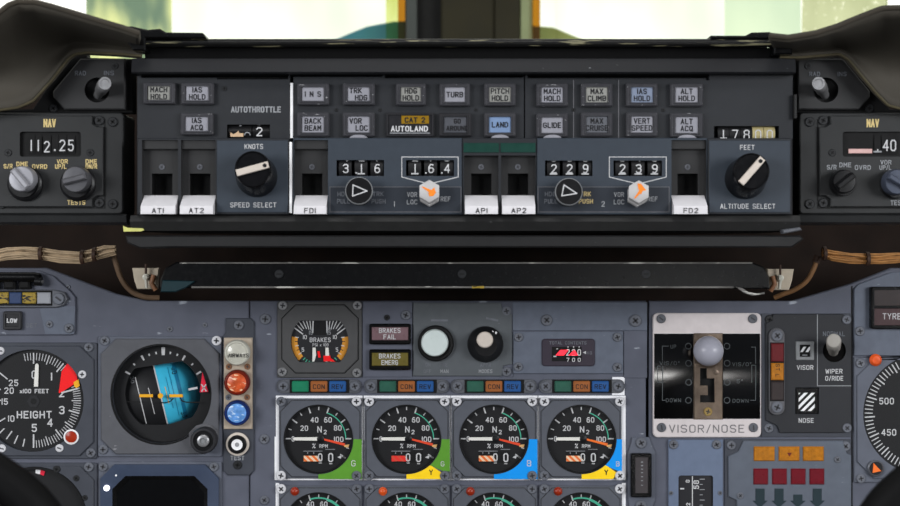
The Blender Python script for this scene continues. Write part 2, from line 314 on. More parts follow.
class MB:
    def __init__(s, ox, oy, sc): s.ox, s.oy, s.sc, s.v, s.f, s.mats, s.warp = ox, oy, sc, [], [], [], None
    def p(s, x, y, d):
        if s.warp: x, y, d = s.warp(x, y, d)
        s.v.append(((x - s.ox) * s.sc, -d * s.sc, -(y - s.oy) * s.sc)); return len(s.v) - 1
    def mi(s, m):
        if m not in s.mats: s.mats.append(m)
        return s.mats.index(m)
    def face(s, idx, m): s.f.append((tuple(idx), s.mi(m)))
    def poly(s, pts, d, m): s.face([s.p(x, y, d) for x, y in pts], m); return s
    def prism(s, pts, d0, d1, m, ch=0.0, front=None):
        pts = orient(pts); n = len(pts)
        lev = [(pts, d0)] + ([(pts, d1 - ch), (inset(pts, ch), d1)] if ch else [(pts, d1)])
        ring = [[s.p(x, y, d) for x, y in q] for q, d in lev]
        for a, b in zip(ring, ring[1:]):
            for i in range(n): s.face((a[i], a[(i + 1) % n], b[(i + 1) % n], b[i]), m)
        s.face(ring[-1], front or m); s.face(list(reversed(ring[0])), m); return s
    def box(s, x0, y0, x1, y1, d0, d1, m, ch=0.0, front=None): return s.prism(rect(x0, y0, x1, y1), d0, d1, m, ch, front)
    def plate(s, outer, holes, d0, d1, m, ch=0.0, wall=None):
        outer = orient(outer); n = len(outer)
        ins = inset(outer, ch) if ch else outer
        loops = [ins] + [list(h) for h in holes]
        vid = [[s.p(x, y, d1) for x, y in q] for q in loops]; flat = [i for q in vid for i in q]
        for t in tessellate_polygon([[Vector((x, y, 0)) for x, y in q] for q in loops]): s.face([flat[i] for i in t], m)
        back = [s.p(x, y, d0) for x, y in outer]; top = vid[0]
        if ch:
            mid = [s.p(x, y, d1 - ch) for x, y in outer]
            for i in range(n): s.face((mid[i], mid[(i + 1) % n], top[(i + 1) % n], top[i]), m)
            top = mid
        for i in range(n): s.face((back[i], back[(i + 1) % n], top[(i + 1) % n], top[i]), m)
        for q, ids in zip(loops[1:], vid[1:]):
            b = [s.p(x, y, d0) for x, y in q]
            for i in range(len(q)): s.face((ids[i], ids[(i + 1) % len(q)], b[(i + 1) % len(q)], b[i]), wall or m)
        return s
    def lathe(s, cx, cy, prof, m, n=40, cap=True, a0=0.0, slant=(0, 0)):
        """prof: (radius, depth[, material]); slant tilts the axis: shift in x, y per unit of depth"""
        rings = []
        for q in prof:
            r, d = q[0], q[1]; x, y = cx + slant[0] * d, cy + slant[1] * d
            rings.append([s.p(x, y, d)] if r <= 1e-6 else [s.p(x + r * math.cos(a0 + 2 * math.pi * i / n), y + r * math.sin(a0 + 2 * math.pi * i / n), d) for i in range(n)])
        for k, (a, b) in enumerate(zip(rings, rings[1:])):
            mm = prof[k + 1][2] if len(prof[k + 1]) > 2 else m
            for i in range(n):
                j = (i + 1) % n
                if len(a) == 1 and len(b) == 1: continue
                if len(b) == 1: s.face((a[i], a[j], b[0]), mm)
                elif len(a) == 1: s.face((a[0], b[j], b[i]), mm)
                else: s.face((a[i], a[j], b[j], b[i]), mm)
        if cap and len(rings[-1]) > 1: s.face(rings[-1], prof[-1][2] if len(prof[-1]) > 2 else m)
        return s
    def disc(s, cx, cy, r, d, m, n=40): return s.poly(circ(cx, cy, r, n), d, m)
    def rib(s, a, b, w, d, m, ext=0.0, w2=None):
        dx, dy = b[0] - a[0], b[1] - a[1]; l = math.hypot(dx, dy) or 1; dx /= l; dy /= l
        h, k = w / 2, (w if w2 is None else w2) / 2; ax, ay, bx, by = a[0] - dx * ext, a[1] - dy * ext, b[0] + dx * ext, b[1] + dy * ext
        s.face((s.p(ax - dy * h, ay + dx * h, d), s.p(bx - dy * k, by + dx * k, d), s.p(bx + dy * k, by - dx * k, d), s.p(ax + dy * h, ay - dx * h, d)), m); return s
    def line(s, pts, w, d, m, ext=0.42):
        """one continuous mitred ribbon along pts"""
        pts = [q for i, q in enumerate(pts) if i == 0 or math.hypot(q[0] - pts[i - 1][0], q[1] - pts[i - 1][1]) > 1e-6]
        if len(pts) < 2: return s
        for i in range(1, len(pts) - 1):
            a, b, c = pts[i - 1], pts[i], pts[i + 1]; u, v = (b[0] - a[0], b[1] - a[1]), (c[0] - b[0], c[1] - b[1])
            if u[0] * v[0] + u[1] * v[1] < -0.1 * math.hypot(*u) * math.hypot(*v):      # a sharp corner starts a new ribbon
                s.line(pts[:i + 1], w, d, m, ext); return s.line(pts[i:], w, d + 0.02, m, ext)
        closed = len(pts) > 3 and math.hypot(pts[0][0] - pts[-1][0], pts[0][1] - pts[-1][1]) < 1e-6
        if closed: pts = pts[:-1]
        else:
            def push(a, b): l = math.hypot(a[0] - b[0], a[1] - b[1]); return (a[0] + (a[0] - b[0]) / l * w * ext, a[1] + (a[1] - b[1]) / l * w * ext)
            pts = [push(pts[0], pts[1])] + list(pts[1:-1]) + [push(pts[-1], pts[-2])]
        if s.warp:
            o = []
            for i in range(len(pts) if closed else len(pts) - 1):
                a, b = pts[i], pts[(i + 1) % len(pts)]; o += [(a[0] + (b[0] - a[0]) * k / 4, a[1] + (b[1] - a[1]) * k / 4) for k in range(4)]
            pts = o if closed else o + [pts[-1]]
        n = len(pts); A, B = [], []
        for i in range(n):
            p = pts[i]; q0 = pts[i - 1] if (i or closed) else None; q1 = pts[(i + 1) % n] if (i < n - 1 or closed) else None
            def nrm(a, b): l = math.hypot(b[0] - a[0], b[1] - a[1]) or 1; return (-(b[1] - a[1]) / l, (b[0] - a[0]) / l)
            n0 = nrm(q0, p) if q0 else nrm(p, q1); n1 = nrm(p, q1) if q1 else n0
            k = max(1 + n0[0] * n1[0] + n0[1] * n1[1], 0.55); mx, my = (n0[0] + n1[0]) / k * w / 2, (n0[1] + n1[1]) / k * w / 2
            A.append(s.p(p[0] + mx, p[1] + my, d)); B.append(s.p(p[0] - mx, p[1] - my, d))
        for i in range(n if closed else n - 1):
            j = (i + 1) % n; s.face((A[i], A[j], B[j], B[i]), m)
        return s
    def tick(s, cx, cy, r0, r1, a, w, d, m, w2=None):
        c, q = math.cos(R(a)), math.sin(R(a)); return s.rib((cx + r0 * c, cy - r0 * q), (cx + r1 * c, cy - r1 * q), w, d, m, 0, w2)
    def arc(s, cx, cy, r, a0, a1, w, d, m, n=24):
        d += 0.06
        P = lambda rr, i: s.p(cx + rr * math.cos(R(a0 + (a1 - a0) * i / n)), cy - rr * math.sin(R(a0 + (a1 - a0) * i / n)), d)
        ii = [P(r - w / 2, i) for i in range(n + 1)]; oo = [P(r + w / 2, i) for i in range(n + 1)]
        for i in range(n): s.face((ii[i], ii[i + 1], oo[i + 1], oo[i]), m)
        return s
    def text(s, t, cx, cy, h, d, m, w=None, wt=0.13, gap=2.5, rot=0.0, sx=1.0, align='c'):
        tot = sum(GLW[c] + gap for c in t) - gap
        lw = h * wt; k = (h - lw) / 6; kx = ((w - lw) / tot) if w else k * sx
        x = -tot * kx / 2 if align == 'c' else 0.0
        zz = 0.0; ca, sa = math.cos(R(rot)), math.sin(R(rot))
        for c in t:
            for st in GLP[c]:
                q = [(x + px * kx, -(py - 3) * k) for px, py in st]
                q = [(cx + px * ca + py * sa, cy - px * sa + py * ca) for px, py in q]
                if len(q) > 1: zz += 0.03; s.line(q, lw, d + zz % 0.17, m)
            x += (GLW[c] + gap) * kx
        return s
    def tube(s, path, r, m, n=10, cap=True):
        pts = [Vector(q) for q in path]; rings = []
        for i, q in enumerate(pts):
            t = (pts[min(i + 1, len(pts) - 1)] - pts[max(i - 1, 0)]).normalized()
            u = t.cross(Vector((0, 0, 1)))
            if u.length < 0.1: u = t.cross(Vector((0, 1, 0)))
            u.normalize(); w = t.cross(u); rr = r[i] if isinstance(r, (list, tuple)) else r
            rings.append([s.p(*(q + u * rr * math.cos(2 * math.pi * k / n) + w * rr * math.sin(2 * math.pi * k / n))) for k in range(n)])
        for a, b in zip(rings, rings[1:]):
            for i in range(n): s.face((a[i], a[(i + 1) % n], b[(i + 1) % n], b[i]), m)
        if cap: s.face(rings[0], m); s.face(list(reversed(rings[-1])), m)
        return s
    def xsweep(s, x0, x1, prof, m):
        """a side profile of (py, d) points swept from x0 to x1, closed"""
        a = [s.p(x0, y, d) for y, d in prof]; b = [s.p(x1, y, d) for y, d in prof]; n = len(prof)
        for i in range(n): s.face((a[i], a[(i + 1) % n], b[(i + 1) % n], b[i]), m)
        s.face(a, m); s.face(list(reversed(b)), m); return s
    def build(s, name, parent=None):
        me = bpy.data.meshes.new(name); me.from_pydata(s.v, [], [f[0] for f in s.f])
        for q in s.mats: me.materials.append(MATS[q])
        me.polygons.foreach_set('material_index', [f[1] for f in s.f])
        bm = bmesh.new(); bm.from_mesh(me); bmesh.ops.recalc_face_normals(bm, faces=bm.faces); bm.to_mesh(me); bm.free()
        me.shade_smooth(); me.set_sharp_from_angle(angle=R(38))
        o = bpy.data.objects.new(name, me); COL.objects.link(o)
        if parent: o.parent = parent
        return o
class T:
    """a thing: an Empty at its base, whose parts are meshes laid out on its own plane at depth y"""
    def __init__(s, name, label, cat, x, y_, y, group=None, kind=None):
        s.ox, s.oy, s.y, s.sc = x, y_, y, SY(y)
        s.o = bpy.data.objects.new(name, None); COL.objects.link(s.o); s.o.location = WP(x, y_, y); s.o.empty_display_size = 0.01
        s.o['label'] = label; s.o['category'] = cat
        if group: s.o['group'] = group
        if kind: s.o['kind'] = kind
    def mb(s): return MB(s.ox, s.oy, s.sc)
    def add(s, name, m, parent=None, label=None):
        o = m.build(name, parent or s.o)
        if label: o['label'] = label
        if name in ('face_plate', 'base_plate'): s.plate = o
        return o
    def print_on(s, m, dst=None):
        """printed lettering becomes part of the plate's own mesh"""
        dst = dst or s.plate; o = m.build('lettering'); k = len(dst.data.materials)
        for q in o.data.materials: dst.data.materials.append(q)
        bm = bmesh.new(); bm.from_mesh(o.data)
        for f in bm.faces: f.material_index += k
        bm.to_mesh(o.data); bm.clear(); bm.from_mesh(dst.data); bm.from_mesh(o.data); bm.to_mesh(dst.data); bm.free()
        me = o.data; bpy.data.objects.remove(o); bpy.data.meshes.remove(me)
    def screw(s, x, y, r, m='screw_grey', d=0.0, kind='cross', a=None, parent=None):
        a = random.uniform(0, 90) if a is None else a
        q = s.mb(); q.lathe(x, y, [(r, d), (r, d + r * .18), (r * .86, d + r * .32)], m, 20)
        dd = d + r * .36
        for t in ((a, a + 90) if kind == 'cross' else (a,)):
            c, n = math.cos(R(t)) * r * .55, math.sin(R(t)) * r * .55
            q.rib((x - c, y - n), (x + c, y + n), r * .3, dd, 'screw_slot' if m != 'screw_black' else 'slot_black')
        return s.add('screw', q, parent)
def single(name, label, cat, mb_fn, x, y_, y, group=None):
    m = MB(x, y_, SY(y)); mb_fn(m); o = m.build(name); o.location = WP(x, y_, y)
    o['label'] = label; o['category'] = cat
    if group: o['group'] = group
    return o
def struct(name, x, y_, y, fn):
    m = MB(x, y_, SY(y)); fn(m); o = m.build(name); o.location = WP(x, y_, y); o['kind'] = 'structure'; return o

# ============================================================ THE SETTING
YW = 0.45
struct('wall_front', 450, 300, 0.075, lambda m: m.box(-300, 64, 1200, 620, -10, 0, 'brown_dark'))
fo = MB(450, 253, 1.0); fo.v = [(x, y, z) for x in (-1.0, 1.0) for y in (-2.0, 0.5) for z in (-0.80, -0.755)]; [fo.face(f, 'carpet') for f in ((0, 1, 3, 2), (4, 6, 7, 5), (0, 4, 5, 1), (2, 3, 7, 6), (1, 5, 7, 3), (0, 2, 6, 4))]; fo = fo.build('floor'); fo['kind'] = 'structure'
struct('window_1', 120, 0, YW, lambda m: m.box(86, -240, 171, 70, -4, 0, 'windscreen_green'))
struct('window_2', 280, 0, YW, lambda m: m.box(172, -240, 386, 70, -4, 0, 'windscreen_glass'))
struct('window_3', 640, 0, YW, lambda m: m.box(556, -240, 724, 70, -4, 0, 'windscreen_glass'))
struct('window_4', 762, 0, YW, lambda m: m.box(725, -240, 801, 70, -4, 0, 'windscreen_pale'))
struct('window_5', 845, 0, YW, lambda m: m.plate([(802, 70), (806, -240), (886, -240), (888, 70)], [], -4, 0, 'windscreen_olive'))
def post(m):
    m.box(405, -240, 417, 70, -30, 0, 'post_green', 1); m.box(417, -240, 441, 70, -30, -8, 'post_black')
    m.box(441, -240, 494, 70, -30, 4, 'post_olive', 2); m.box(494, -240, 520, 70, -30, 0, 'post_olive', 1); m.box(520, -240, 533, 70, -30, -3, 'post_grey', 1)
struct('trim_1', 470, 0, YW, post)
struct('trim_2', 395, 0, YW, lambda m: (m.box(398, -240, 405, 70, -8, 2, 'amber_strip'), m.box(386, -240, 398, 70, -5, 1, 'yellow_seal')))
struct('trim_3', 545, 0, YW, lambda m: (m.box(533, -240, 540, 70, -8, 2, 'amber_strip'), m.box(540, -240, 556, 70, -5, 1, 'windscreen_glass')))
# the lowered nose visor outside, one shoulder showing on each side of the centre post
t = T('nose_visor', 'dull teal nose visor hump outside the windscreen beside the centre post', 'aircraft nose', 450, 40, YW)
q = t.mb(); q.prism([(322, 60), (322, 39), (345, 29), (365, 21), (392, 16), (420, 15), (420, 60)], -70, -31, 'visor_teal', 2); t.add('visor_shoulder', q)
q = t.mb(); q.prism([(530, 60), (530, 20), (556, 22), (575, 30), (600, 40), (600, 60)], -70, -31, 'visor_olive', 2); t.add('visor_shoulder', q)

# ============================================================ INSTRUMENT BOARDS
t = T('instrument_panel', 'grey left instrument board with a sloping top edge, around the height and attitude gauges', 'instrument panel', 150, 400, 0)
q = t.mb(); q.plate([(-260, 268), (46, 268), (116, 294), (146, 301), (249, 301), (249, 560), (-260, 560)], [circ(162, 394, 49)], -7, 0, 'board', 1); t.add('board', q)
for x, y, r in ((170, 329, 3), (205, 325, 2.5), (68, 287, 2.5)): t.screw(x, y, r)
t = T('instrument_panel', 'grey middle instrument board carrying the eight engine gauges', 'instrument panel', 450, 400, 0)
q = t.mb(); q.box(250, 301, 646, 560, -7, 0, 'board', 1); t.add('board', q)
for x, y, r in ((265.5, 319, 5.5), (264.5, 439, 5), (264.5, 500, 4.5)): t.screw(x, y, r)
t = T('instrument_panel', 'grey right instrument board with a rising top edge, around the visor lever and airspeed dial', 'instrument panel', 760, 400, 0)
q = t.mb(); q.prism([(649, 301), (793, 301), (851, 284), (892, 268), (1160, 268), (1160, 560), (649, 560)], -7, 0, 'board', 1); t.add('board', q)
q = t.mb(); q.box(851, 286, 852.6, 560, 0, .1, 'slot_black'); t.add('seam', q)

# ============================================================ GLARESHIELD
YU, YL = -0.100, -0.112
t = T('glareshield_housing', 'long dark grey glareshield housing with a worn, glint-painted black top lip under the windscreen', 'glareshield', 465, 150, YU)
q = t.mb(); q.box(134, 56, 796, 231, -180, -13, 'black_matt'); t.add('body', q)
q = t.mb(); q.xsweep(135, 792, [(59.5, -12), (60.5, 13), (74, 16), (75.4, 14.5), (75.6, -12)], 'afcs_strip'); t.add('top_strip', q)
q = t.mb(); q.tube([(147, 46.5, 22), (768, 46.5, 22)], 4.2, 'black_worn_glint', 14); q.xsweep(147, 768, [(42, 20), (43, 22), (47, 22), (47, -420), (42, -420)], 'black_worn_glint'); t.add('top_lip', q)
q = t.mb(); q.xsweep(146, 790, [(49.5, 12), (60, 2), (60, -100), (49.5, -100)], 'black_matt'); t.add('lip_base', q)
q = t.mb(); q.prism([(124, 32), (138, 31), (154, 34.5), (166, 33.5), (172, 37), (208, 37.5), (212, 43), (152, 43), (152, 55), (140, 55)], 4, 30, 'black_gloss', 1.5); t.add('lip_end', q)
q = t.mb(); q.prism([(706, 39.6), (740, 39.6), (746, 36.5), (764, 36), (768, 38.5), (786, 40), (786, 58), (768, 58), (768, 43), (706, 43)], 4, 26, 'black_gloss', 1.5); t.add('lip_end', q)
q = t.mb(); q.xsweep(134, 796, [(215.4, -12), (215.8, 14), (222, 18), (231, 12), (232, -12)], 'rail'); t.add('bottom_rail', q)
q = t.mb(); q.prism([(127, 235.5), (798, 235.5), (802, 239), (790, 247.5), (172, 247.5), (142, 248.5), (129, 243)], -60, 8, 'lower_lip', 1.5); t.add('lower_lip', q)
q = t.mb(); q.prism([(126.5, 226), (131, 228), (146, 228.6), (147.5, 230.5), (144, 231.6), (127, 231.8)], 13, 14.5, 'tape_yellowgreen'); t.add('tape', q, label='strip of yellow green tape')
q = t.mb(); q.prism([(777, 230), (795, 227.5), (797, 230.5), (779, 234)], 8, 20, 'steel_dark', 1); t.add('bracket', q)
q = t.mb(); q.box(793, 95, 795.5, 119, -8, 6, 'rail', .5); t.add('hinge', q)

def button(t, x0, y0, x1, y1, lines, lens='lens_grey', ink='print_black', h=5.6, bez='bezel', wt=.17, label=None, hood=False, sx=.86):
    b = t.mb(); b.plate(rrect(x0, y0, x1, y1, 1.6, 3), [rect(x0 + 4.6, y0 + 3.6, x1 - 4.6, y1 - 3.6)], 0, 6, bez, 1.3); b.plate(rrect(x0 + 3, y0 + 2.2, x1 - 3, y1 - 2.2, 1, 2), [rect(x0 + 4.6, y0 + 3.8, x1 - 4.6, y1 - 3.8)], 4, 6.8, bez, .6)
    bo = t.add('mode_button', b, label=label)
    l = t.mb(); l.prism(rect(x0 + 4.6, y0 + 3.8, x1 - 4.6, y1 - 3.8), 1, 5.4, lens, .6)
    cx, cy = (x0 + x1) / 2, (y0 + y1) / 2
    for i, (s, dx) in enumerate(lines):
        l.text(s, cx + dx, cy + (i - (len(lines) - 1) / 2) * 7.0, h, 5.7, ink, wt=wt, sx=sx)
    t.add('lens', l, bo)
    if hood:
        g = t.mb(); n = 14
        g.prism([(cx + 9 * math.cos(math.pi * i / n), 139 - 3.6 * math.sin(math.pi * i / n)) for i in range(n + 1)], 0.1, 9, 'lens_grey', .6); t.add('lamp_tab', g)
def lett(t, items, m='print_white', d=.25, parent=None, wt=.16):
    q = t.mb()
    for it in items: q.text(it[0], it[1], it[2], it[3], d, it[4] if len(it) > 4 and isinstance(it[4], str) else m, w=it[5] if len(it) > 5 else None, wt=wt, sx=.85)
    t.print_on(q)
def small_hole(t, x, y, r=2.6):
    t.screw(x, y, r, 'screw_black')
# ---- upper row modules
t = T('autothrottle_panel', 'grey autothrottle panel with three push buttons and a half hidden speed counter', 'control panel', 212, 106, YU)
q = t.mb(); q.plate([(137, 73), (141, 73), (141, 77.5), (217, 77.5), (217, 79), (288, 79), (288, 73), (290, 73), (290, 139.5), (137, 139.5)], [rrect(227, 124.5, 270, 143, 2.5) if False else rect(227, 124.5, 270, 139)], -12, 0, 'afcs_grey', .5, 'slot_black'); t.add('face_plate', q)
button(t, 144, 83, 176, 104.5, [('MACH', 0), ('HOLD', 0)], lens='lens_warm', label='grey button lettered MACH HOLD')
button(t, 182, 83, 214.5, 105, [('IAS', 0), ('HOLD', 0)], label='grey button lettered IAS HOLD')
button(t, 181.5, 113.5, 214, 135.5, [('IAS', 0), ('ACQ', 0)], label='grey button lettered IAS ACQ')
lett(t, [('AUTOTHROTTLE', 256, 109.5, 6.2, 'print_grey', 50)], wt=.2); small_hole(t, 224.5, 88.5)
q = t.mb(); q.box(226, 123, 271, 140, -11.8, -8, 'slot_black'); c = t.add('speed_counter', q)
q = t.mb(); q.xsweep(252, 270, [(124, -8), (127, -4), (131, -2.6), (135, -4), (139, -8)], 'dial_black'); q.text('2', 259, 131.5, 9, -2.4, 'print_white', wt=.13); q.text('3', 258.5, 120.8, 8, -2.4, 'print_grey'); t.add('digit_drum', q, c)
q = t.mb(); q.xsweep(228, 251, [(124, -8), (127, -4), (131, -2.6), (135, -4), (139, -8)], 'dial_black'); q.prism([(230, 132), (233, 134), (236, 132.5), (238, 130.5), (239, 133), (243, 133), (243, 136.5), (230, 136.5)], -2.5, -2.3, 'flag_tan'); q.arc(247, 135, 2.8, 0, 180, .9, -2.3, 'print_grey'); q.text('~', 240, 125.5, 5, -2.4, 'print_grey'); t.add('digit_drum', q, c)
q = t.mb(); q.box(290.3, 83, 293, 138, -8, .6, 'white'); t.add('edge_strip', q, label='thin white edge strip')

t = T('autopilot_mode_panel', 'grey autopilot mode panel whose buttons include the amber CAT 2 light and pale blue LAND', 'control panel', 408, 106, YU)
q = t.mb(); q.plate([(294, 76.5), (382, 76.5), (382, 73), (385, 73), (385, 78), (523, 77.4), (523, 73), (524, 73), (524, 139.5), (293.2, 139.5), (293.2, 76.5)], [], -12, 0, 'afcs_grey', .5); t.add('face_plate', q)
B = [((297.5, 84, 329.5, 105.5), [('I N S', 0)], 'lens_grey', 0), ((343, 84, 375, 105.5), [('TRK', -3), ('HDG', 2.5)], 'lens_grey', 0),
     ((396, 84, 426, 106), [('HDG', 0), ('HOLD', 0)], 'lens_warm', 0), ((439.5, 84, 470, 106.5), [('TURB', 0)], 'lens_grey', 0), ((484, 84, 515.5, 106.5), [('PITCH', 0), ('HOLD', 0)], 'lens_warm', 0),
     ((297.5, 113, 329.5, 137), [('BACK', 0), ('BEAM', 0)], 'lens_grey', 0), ((343, 113, 375, 137), [('VOR', -3), ('LOC', 3)], 'lens_grey', 1), ((484, 113.5, 515.5, 137), [('LAND', 0)], 'lens_blue', 1)]
for r, ln, le, hd in B: button(t, *r, ln, lens=le, hood=hd, label='%s button lettered %s' % ('pale blue' if le == 'lens_blue' else 'grey', ' '.join(x[0] for x in ln).replace('I N S', 'INS')))
b = t.mb(); b.plate(rrect(386, 113, 434, 137, 1.5, 3), [rect(388, 115, 432, 135)], 0, 4, 'bezel_dark', 1); bo = t.add('mode_light', b, label='dark light with amber CAT 2 above AUTOLAND')
l = t.mb(); l.box(388, 115, 432, 135, 1, 2.6, 'lens_black'); l.box(401.5, 116, 429, 124, 2.6, 3.2, 'lens_amber', .2); l.text('CAT 2', 415, 120.3, 5.4, 3.4, 'print_black', wt=.2, sx=.95); l.text('AUTOLAND', 409.5, 129, 5.8, 2.8, 'print_white', wt=.2, w=37); l.rib((390, 133.3), (430, 133.3), .9, 2.8, 'print_grey'); t.add('lens', l, bo)
button(t, 439, 113.5, 471.5, 137, [('GO', 2), ('AROUND', 2)], lens='lens_dark', bez='bezel_dark', h=5, wt=.2, label='dim unlit button lettered GO AROUND')
for x, y in ((336.5, 110), (380, 110), (476, 110)): small_hole(t, x, y, 1.8)

t = T('vertical_mode_panel', 'grey autopilot vertical mode panel with eight buttons and a half hidden altitude counter', 'control panel', 659, 106, YU)
q = t.mb(); q.plate([(525, 73), (528, 73), (528, 78), (706, 78), (706, 80), (709, 80), (709, 73), (793, 73), (793, 139.5), (525, 139.5)], [rect(714, 126, 779, 139)], -12, 0, 'afcs_grey', .5, 'slot_black'); t.add('face_plate', q)
B = [((536, 84, 567.5, 107), [('MACH', 0), ('HOLD', 0)], 'lens_grey', 0, 0), ((580.5, 84, 612, 107), [('MAX', 0), ('CLIMB', 0)], 'lens_warm', 0, 0), ((625.5, 84, 657, 107), [('IAS', 0), ('HOLD', 0)], 'lens_bluegrey', 0, 0), ((669.5, 84, 702, 107), [('ALT', 0), ('HOLD', 0)], 'lens_grey', 0, 0),
     ((536, 114, 567.5, 137.5), [('GLIDE', 0)], 'lens_grey', 1, 0), ((580.5, 113, 612, 137), [('MAX', 0), ('CRUISE', 0)], 'lens_dim', 0, 0), ((625.5, 113, 657, 137), [('VERT', 0), ('SPEED', 0)], 'lens_grey', 0, 0), ((669.5, 113.5, 702, 137.5), [('ALT', 0), ('ACQ', 0)], 'lens_grey', 1, 0)]
for r, ln, le, hd, _ in B: button(t, *r, ln, lens=le, hood=hd, label='%s button lettered %s' % ({'lens_bluegrey': 'bluish grey', 'lens_dim': 'dim grey'}.get(le, 'grey'), ' '.join(x[0] for x in ln)))
for x in (573.5, 618.5):
    q = t.mb(); q.box(x - .5, 80, x + .5, 138, 0, .5, 'rim_grey'); t.print_on(q)
for x, y in ((573.5, 110), (663, 110)): small_hole(t, x, y, 2)
q = t.mb(); q.box(713, 125, 780, 140, -11.8, -10, 'slot_black'); c = t.add('altitude_counter', q)
for i, (s, m, k) in enumerate((('1', 'dial_black', 'print_white'), ('7', 'dial_black', 'print_white'), ('8', 'dial_black', 'print_white'), ('0', 'tan', 'print_white'), ('0', 'tan', 'print_white'))):
    x = 718.5 + i * 11.6; q = t.mb(); q.xsweep(x, x + 11, [(124, -10), (127, -5), (131, -3), (136, -3), (139, -5)], m)
    q.text(s, x + 5.5, 134.5, 10, -2.7, k, wt=.105, sx=.9)
    if s == '1': q.rib((x + 2, 138), (x + 9, 138), 1.4, -2.6, k)
    t.add('digit_drum', q, c)

# ---- lower row modules
def toggle(t, x0, x1, txt):
    """one recessed switch cell: grey back plate, slot, screw and a white wedge lever"""
    cx = (x0 + x1) / 2
    q = t.mb(); q.plate(rect(x0, 139, x1, 214), [rect(cx - 10, 173, cx + 10.5, 198)], -26, -9, 'cell_grey', 0, 'slot_black'); q.box(x0, 139, x1, 214, -30, -26, 'slot_black')
    q.box(x0, 139, x1, 149, -9, -3, 'cell_grey', .5); q.box(x0, 207, x1, 214, -9, -3, 'cell_grey', .5)
    c = t.add('switch_cell', q)
    t.screw(cx, 166.5, 3, 'steel_dark', -9, parent=c)
    q = t.mb(); q.xsweep(x0 + .8, x1 - .8, [(195, -8.6), (195.6, -7), (206, 9.2), (206.8, 9.8), (214.3, 10.2), (214.3, -8.6)], 'lever_white'); q.text(txt, cx, 210.9, 5.2, 10.4, 'print_black', wt=.15, sx=1.12, gap=2.6)
    t.add('switch_lever', q, label='white lever lettered ' + txt)
def drum_window(t, x0, y0, x1, y1, s, dots=(), under=False):
    q = t.mb(); q.box(x0 - 1, y0 - 1, x1 + 1, y1 + 1, -30, -28, 'slot_black'); c = t.add('counter', q, label='counter showing ' + s)
    w = (x1 - x0) / 3.0; cy = (y0 + y1) / 2; RD = 13.0
    for i, ch in enumerate(s):
        q = t.mb(); a = x0 + i * w + 2.2; n = 16
        prof = [(cy - RD * math.cos(math.pi * k / n), -RD - 1.5 + RD * math.sin(math.pi * k / n)) for k in range(n + 1)]
        q.xsweep(a, a + w - 3.2, prof, 'dial_black')
        def wp(x, y, d):
            th = (y - cy) / RD; return (x, cy + (RD + d) * math.sin(th), -RD - 1.5 + (RD + d) * math.cos(th))
        q.warp = wp; xc = a + (w - 3.2) / 2
        q.text(ch, xc + .5, cy + .4, 9, .25, 'print_white', wt=.125, sx=.9)
        v = int(ch); q.text(str((v + 1) % 10), xc + .5, cy - 11.4, 9, .25, 'print_white', wt=.15, sx=.95); q.text(str((v - 1) % 10), xc + .5, cy + 12.6, 9, .25, 'print_white', wt=.15, sx=.95)
        if under or ch == '1': q.rib((xc - 3.5, cy + 5.6), (xc + 4, cy + 5.6), 1.5, .3, 'print_white')
        if i in dots: q.rib((xc - 5.5, cy + 4.8), (xc - 4, cy + 4.8), 1.5, .3, 'print_white')
        t.add('digit_drum', q, c)
def round_knob(t, cx, cy, ang, label):
    """skirted black knob on an axis raised towards the pilots' eyes, with a pale pointer bar across its cap"""
    sl = (0, -.21); H = 30
    q = t.mb(); q.lathe(cx, cy, [(20.5, 0), (20.8, 3), (20.2, 6), (18.2, 27), (17.8, H - 1), (17.2, H), (16.6, H), (16.2, H - 1.5), (0, H - 1.5)], 'knob_gloss', 48, slant=sl); k = t.add('selector_knob', q, label=label)
    q = t.mb(); c, s_ = math.cos(R(ang)), -math.sin(R(ang)); cy2 = cy + sl[1] * H; a = (cx - c * 16.2, cy2 - s_ * 16.2); b = (cx + c * 16.2, cy2 + s_ * 16.2)
    nx, ny = -s_ * 3.3, c * 3.3
    q.prism([(a[0] - nx, a[1] - ny), (b[0] - nx, b[1] - ny), (b[0] + nx, b[1] + ny), (a[0] + nx, a[1] + ny)], H - 1.5, H + 2, 'pointer_tan', .5)
    q.disc(cx + c * 12.5, cy2 + s_ * 12.5, 2, H + 2.2, 'knob_black', 16); t.add('pointer_bar', q, k)
def frame_box(t, x0, x1, holes=(), blue=(), y0=138, y1=214.5, m='afcs_blue'):
    q = t.mb(); q.plate(rect(x0, y0, x1, y1), list(holes), -31, 0, m, .9, 'cell_grey'); return t.add('face_plate', q)

t = T('speed_select_panel', 'glareshield speed select panel with AT1 and AT2 levers and a knob marked KNOTS', 'control panel', 213, 176, YL)
frame_box(t, 137, 289, [rect(142, 140, 178, 213.5), rect(181, 140, 215.5, 213.5)], m='afcs_grey')
q = t.mb(); q.box(217, 140.5, 288, 212.5, 0, 1, 'afcs_blue', .5); t.add('blue_plate', q, label='blue grey plate under the knob')
toggle(t, 142, 178, 'AT1'); toggle(t, 181, 215.5, 'AT2')
round_knob(t, 257, 177, 15, 'black knob with its pointer bar nearly level')
lett(t, [('KNOTS', 254, 146.6, 5, 'print_white', 18.5), ('SPEED SELECT', 253.5, 205, 5, 'print_white', 46)], d=1.3, wt=.13)
q = t.mb(); q.box(289.5, 142, 292, 213, -12, .8, 'white'); t.add('edge_strip', q, label='thin white edge strip')

